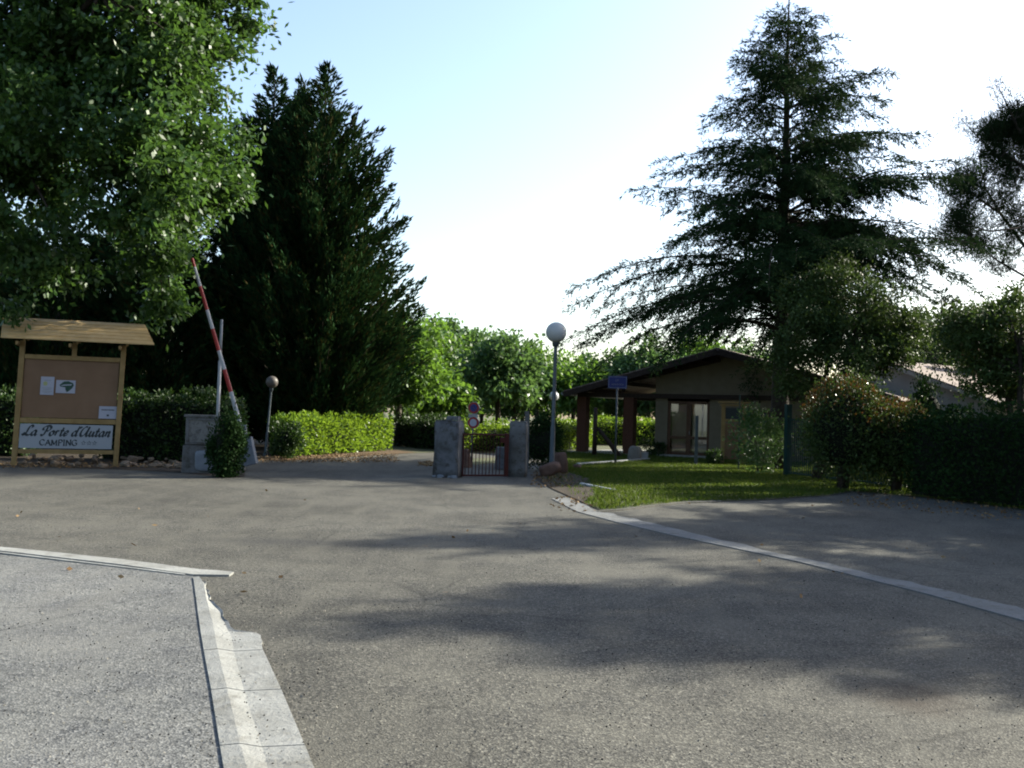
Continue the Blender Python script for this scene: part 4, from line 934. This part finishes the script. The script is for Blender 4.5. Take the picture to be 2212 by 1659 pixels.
# ================================================================ TREES
g0 = P(-60, 900, 25.5); g0.z = 0
def lob(x, y, Y, r, base): v = P(x, y, Y)-base; return (tuple(v), r)
LB = [lob(*a, g0) for a in ((420, 60, 25, 1.25), (470, 20, 26, 1.0), (300, 120, 24, 1.6), (430, 190, 26, 1.1), (120, 60, 25, 2.0), (300, 260, 23.5, 1.6), (430, 330, 25, 1.25), (110, 240, 24, 1.9),
   (455, 385, 26, .85), (300, 410, 23.5, 1.5), (120, 400, 25, 1.5), (400, 480, 27, 1.1), (320, 560, 26, .8), (372, 630, 27, .5), (335, 650, 26.5, .45), (60, 560, 24, .95), (130, 560, 24.5, .7), (20, 480, 23, 1.1), (5, 655, 24, .4), (-60, 300, 25, 2.2), (-100, 60, 25, 2.5), (250, -60, 25, 2.6), (440, -80, 26, 1.3), (-120, 500, 26, 1.4), (490, 300, 25.5, .45), (490, 410, 25.5, .4))]
broadleaf('ash_tree', 'large glossy leaved tree overhanging the wooden notice board', g0, 9.2, (7.0, 5.2, 6.3), 520, 200, .27, .19, M['leaf_big'], trunk_r=.32, seed=1, flat=.8, off=(-.2, 0), lobes=LB)
cy = P(640, 900, 40); cy.z = 0
env = [(0, .04), (.03, .14), (.07, .32), (.11, .65), (.16, 1.2), (.22, 1.75), (.32, 2.3), (.45, 2.7), (.58, 3.2), (.70, 3.9), (.80, 3.8), (.88, 3.3), (1, 2.4)]
cypress('leyland_cypress', 'huge dark cypress with three pointed tops', cy, [(-1.35, 0, P(570, 145, 40).z, .85), (-.4, .9, P(620, 158, 40).z, .85), (.75, -.2, P(674, 135, 40).z, 1.12)], env, .9, 2, 1.0)
for i, (x, Y, top, k, lab) in enumerate(((330, 38, 330, 1.0, 'dark cypress behind the gap between board and barrier'), (120, 37, 420, 1.0, 'dark cypress directly behind the wooden notice board'), (-70, 38, 400, 1.1, 'dark cypress at the left edge of the picture'), (500, 43, 420, .9, 'lower dark cypress between the barrier and the three topped one'), (30, 45, 470, 1.2, 'dark cypress further back behind the left end of the board'), (230, 46, 450, 1.2, 'dark cypress further back behind the right end of the board'))):
    b_ = P(x, 900, Y); b_.z = 0
    cypress('cypress', lab, b_, [(0, 0, P(x, top, Y).z, k)], [(0, .05), (.1, .6), (.3, 1.7), (.6, 2.8), (.85, 3.2), (1, 2.8)], .3, 30+i, .95, group='dark cypresses on the left')
b_ = P(1685, 900, 34); b_.z = 0
cedar('cedar_tree', 'tall drooping cedar standing before the house porch', b_, P(1690, -5, 34).z, 8.1, 4.75, 3, lean=.0, whorl=.32)
# small trees at right
b_ = P(1765, 900, 28.5); b_.z = 0
LB = [lob(*a, b_) for a in ((1780, 620, 28.5, .8), (1850, 650, 28, 1.0), (1920, 690, 28.5, .9), (1750, 700, 28, .9), (1840, 740, 28, 1.0), (1930, 760, 28.5, .75), (1980, 740, 29, .55), (1770, 780, 28.5, .7), (1850, 810, 29, .5), (1720, 640, 29, .5), (1715, 760, 28.5, .6), (1700, 820, 29, .45), (1760, 840, 28.5, .5), (1815, 585, 29, .4))]
broadleaf('small_tree', 'many stemmed olive green tree right of the cedar trunk', b_, P(1840, 690, 28.5).z, (2.35, 2.0, 1.95), 190, 190, .24, .10, M['leaf_olive'], trunk_r=.13, stems=3, seed=4, off=(.9, 0), lobes=LB)
b_ = P(2190, 900, 24); b_.z = 0
broadleaf('small_tree', 'crooked dark branched tree above the right hedge', b_, P(2150, 745, 24).z, (1.55, 1.4, 1.5), 130, 150, .2, .09, M['leaf_olive'], trunk_r=.13, stems=2, seed=8, off=(-.1, 0), lobes=[lob(*a, b_) for a in ((2120, 700, 24, .7), (2190, 680, 24, .7), (2080, 760, 24, .5), (2150, 790, 24, .6), (2220, 760, 24, .8), (2110, 830, 24, .35), (2190, 840, 24.5, .4), (2060, 690, 24.5, .4))])
for i, (x, Y, ty, r_, lab) in enumerate(((2030, 60, 622, 1.0, 'left of two small dark conifers behind the tiled roof'), (2062, 62, 640, .9, 'right of two small dark conifers behind the tiled roof'))):
    b_ = P(x, 900, Y); b_.z = 0
    cypress('conifer', lab, b_, [(0, 0, P(x, ty, Y).z, r_)], [(0, .05), (.15, .5), (.5, 1.2), (1, 1.5)], .6, 50+i, .6, .35, group='small conifers behind the roof')
# stone pine at right edge
def pine():
    Y = 36; b = P(2330, 900, Y); b.z = 0; t = thing('pine_tree', 'open crowned pine leaning in from the right edge', 'tree', b)
    rng = np.random.default_rng(9); mb = MB(); q = lambda x, y, dy=0: P(x, y, Y+dy)-b
    mb.tube([Vector((0, 0, -.1)), q(2325, 800), q(2300, 600), q(2290, 450), q(2310, 300), q(2320, 180)], [.3, .27, .22, .17, .1, .04], 9)
    limbs = []
    def limb(pts, r0): mb.tube(pts, list(np.linspace(r0, .012, len(pts))), 6, False); limbs.append(pts)
    limb([q(2300, 640), q(2212, 596, -.4), q(2150, 560, -.6), q(2100, 515, -.8)], .06)
    limb([q(2295, 600), q(2212, 530, .3), q(2160, 460, .5), q(2130, 410, .8), q(2115, 340, 1)], .08)
    limb([q(2160, 460, .5), q(2100, 420, .3), q(2065, 385, .2)], .05)
    limb([q(2290, 450), q(2240, 380, -.5), q(2170, 330, -.8), q(2140, 270, -1)], .08)
    limb([q(2300, 420), q(2210, 300, .8), q(2190, 240, 1)], .07)
    limb([q(2290, 560), q(2220, 490, -1.5), q(2140, 500, -2), q(2070, 480, -2.3)], .06)
    for a in range(5):
        an = a*1.2; st = q(2300, 400); limb([st, st+Vector((2.5*math.cos(an), 2.5*math.sin(an), 1.6)), st+Vector((3.6*math.cos(an), 3.6*math.sin(an), 3.0))], .08)
    tc = []
    def blob(x, y, rx, ry, n, dy=1.2):
        for _ in range(n):
            a = rng.uniform(0, 6.28); r = rng.uniform()**.5; tc.append(q(x+rx*r*math.cos(a), y+ry*r*math.sin(a), rng.uniform(-dy, dy)))
    blob(2200, 320, 65, 70, 60); blob(2260, 270, 70, 90, 60); blob(2130, 300, 10, 16, 3); blob(2150, 345, 28, 22, 9); blob(2080, 385, 34, 28, 12); blob(2065, 440, 30, 40, 16)
    blob(2060, 500, 24, 40, 12); blob(2110, 450, 30, 60, 14); blob(2160, 420, 40, 40, 14); blob(2100, 540, 40, 25, 9); blob(2190, 480, 45, 70, 20); blob(2170, 570, 50, 25, 8); blob(2330, 400, 60, 150, 60, 2); blob(2185, 265, 25, 30, 12, .8); blob(2145, 290, 18, 25, 8, .8)
    for l in limbs: tc.extend([l[-1], l[-1].lerp(l[-2], .25), l[-1].lerp(l[-2], .5)])
    for i, c in enumerate(tc):
        pr = min((l[j].lerp(l[j+1], f_) for l in limbs for j in range(len(l)-1) for f_ in (0, .25, .5, .75, 1)), key=lambda s: (s-c).length)
        if (pr-c).length > 1.6: pr = c+(pr-c).normalized()*.5
        mb.tube([pr, pr.lerp(c, .6)+Vector((0, 0, -.05)), c], [.025, .015, .006], 4, False)
    C = np.array([list(c) for c in tc]); n = 190; pos = np.repeat(C, n, axis=0)+rng.normal(size=(len(C)*n, 3))*np.array([.24, .24, .2])
    d = rng.normal(size=pos.shape)*.7+np.array([0, 0, .5])
    ca = C[rng.choice(len(C), 120)]; cp_ = np.repeat(ca, 14, axis=0)+np.array([0, 0, .2])+rng.normal(size=(120*14, 3))*np.array([.02, .02, .1]); cd = rng.normal(size=cp_.shape)*.15+np.array([0, 0, 1])
    leaf_mesh('crown', np.concatenate([pos, cp_]), np.concatenate([d, cd]), .22, .022, M['pine'], t)
    mb.build('trunk', M['bark'], t, smooth=True)
pine()
# background trees
bg = [ # x, Y, ytop, half width px, ybottom, mat, label
 (860, 47, 700, 95, 905, 'leaf_far', 'bright green tree just right of the huge cypress'),
 (800, 50, 790, 60, 915, 'leaf_far', 'small green tree low beside the huge cypress'),
 (930, 60, 690, 75, 900, 'leaf_far', 'light green tree rising above the thick gate pillar'),
 (1000, 66, 705, 60, 890, 'leaf_farblue', 'airy tree behind the traffic signs'),
 (1075, 56, 735, 85, 900, 'leaf_farblue', 'silvery green tree above the red gate'),
 (945, 52, 830, 55, 915, 'leaf_far', 'low leafy tree beside the traffic signs'),
 (1160, 75, 755, 60, 900, 'leaf_far', 'tree left behind the tall lamp post'),
 (1238, 70, 785, 62, 900, 'leaf_far', 'round crowned tree left of the porch roof'),
 (1330, 75, 775, 70, 915, 'leaf_farblue', 'tree behind the left end of the porch roof'),
 (1400, 72, 752, 80, 915, 'leaf_farblue', 'tree behind the middle of the porch'),
 (1500, 78, 735, 80, 920, 'leaf_far', 'tree behind the ridge of the porch house'),
 (1290, 92, 830, 60, 915, 'leaf_farblue', 'distant tree seen through the porch'),
 (1130, 90, 815, 60, 910, 'leaf_farblue', 'distant tree beyond the right gate pillar'),
 (1620, 80, 770, 90, 930, 'leaf_farblue', 'tree far behind the cedar trunk'),
 (1960, 75, 660, 80, 930, 'leaf_olive', 'dull green tree behind the cream house'),
 (2110, 70, 660, 80, 930, 'leaf_olive', 'dull green tree far right behind the tiled roof'),
 (2230, 66, 640, 90, 930, 'leaf_olive', 'dull green tree cut by the right edge'),
 (1040, 100, 790, 70, 915, 'leaf_far', 'far tree glimpsed between the nearer ones above the gate'),
 (730, 60, 760, 90, 920, 'leaf_far', 'green tree hidden low behind the huge cypress'),
 (890, 72, 720, 80, 900, 'leaf_far', 'tree crown filling the gap behind the bright tree by the cypress'),
 (1040, 82, 740, 70, 900, 'leaf_far', 'tree crown behind the silvery green tree above the gate'),
 (1110, 80, 765, 60, 900, 'leaf_farblue', 'tree crown right of the silvery green tree'),
 (1200, 84, 785, 55, 900, 'leaf_far', 'tree crown directly behind the far globe lamp'),
 (1270, 80, 812, 60, 905, 'leaf_far', 'low tree crown just left of the porch roof end'),
]
for i, (x, Y, yt, hw, yb, mt, lab) in enumerate(bg):
    b_ = P(x, 900, Y); b_.z = 0; zt = P(x, yt-22, Y).z; zb2 = max(.8, P(x, yb, Y).z); rx = hw*1.22*Y/F; rzz = (zt-zb2)/2
    n = int(np.clip(rx*rzz*11, 60, 170))
    broadleaf('background_tree', lab, b_, (zt+zb2)/2, (rx, rx*.9, rzz), n, 130, rx*.17, .22+Y*.0016, M[mt], 'trees beyond the entrance', .16, 'bark' if i % 3 else 'barkpale', seed=40+i, hole=.5, shell=.5)
# trees outside the frame whose shade lies on the car park
tp_ = [o for o in bpy.data.objects if o.name.startswith('cedar_tree')][0]
for i, (x, y, s, rzv, lab) in enumerate(((16.0, 15.7, .64, 1.0, 'cedar right of the car park, shading its near end'), (16.0, 20.6, .66, 2.6, 'cedar right of the car park, behind the dark hedge'), (15.3, 14.0, .56, 3.3, 'middling cedar at the right of the near car park'), (12.4, 11.1, .38, 4.0, 'smallest cedar at the near right of the car park'),
        (27.5, 38.5, .92, 5.0, 'tallest cedar beyond the right hedge, level with the house'), (23.5, 27.5, .66, .3, 'cedar beyond the right hedge, level with the red gate'), (20.2, 23.0, .62, 2.0, 'small cedar tucked behind the right hedge'), (23.5, 20.2, .70, 4.4, 'far cedar behind the others right of the car park'))):
    c = copy_tree(tp_); c.location = (x, y, 0); c.scale = (s, s, s); c.rotation_euler = (0, 0, rzv); c['label'] = lab

# ================================================================ LIGHT
EL = R(28); AZ = math.atan2(.90, .435)       # clockwise from +Y
sun = bpy.data.lights.new('sun', 'SUN'); so = bpy.data.objects.new('sun', sun); COL.objects.link(so)
sun.energy = 5; sun.angle = R(.6); sun.color = (1, .95, .80)
sd = Vector((math.sin(AZ)*math.cos(EL), math.cos(AZ)*math.cos(EL), math.sin(EL)))
so.rotation_euler = sd.to_track_quat('Z', 'Y').to_euler()
w = bpy.data.worlds.new('World'); SC.world = w; w.use_nodes = True; nt = w.node_tree
sky = nt.nodes.new('ShaderNodeTexSky'); sky.sky_type = 'NISHITA'; sky.sun_disc = False
sky.sun_elevation = EL; sky.sun_rotation = AZ; sky.dust_density = 2.0; sky.air_density = 1.0; sky.ozone_density = 1.2
bgd = nt.nodes['Background']; nt.links.new(sky.outputs[0], bgd.inputs[0]); bgd.inputs[1].default_value = .10
SC.view_settings.view_transform = 'Standard'; SC.view_settings.look = 'None'; SC.view_settings.exposure = 1.75
SC.render.engine = 'CYCLES'; SC.cycles.filter_width = 2.0
SC.cycles.max_bounces = 6; SC.cycles.transparent_max_bounces = 8
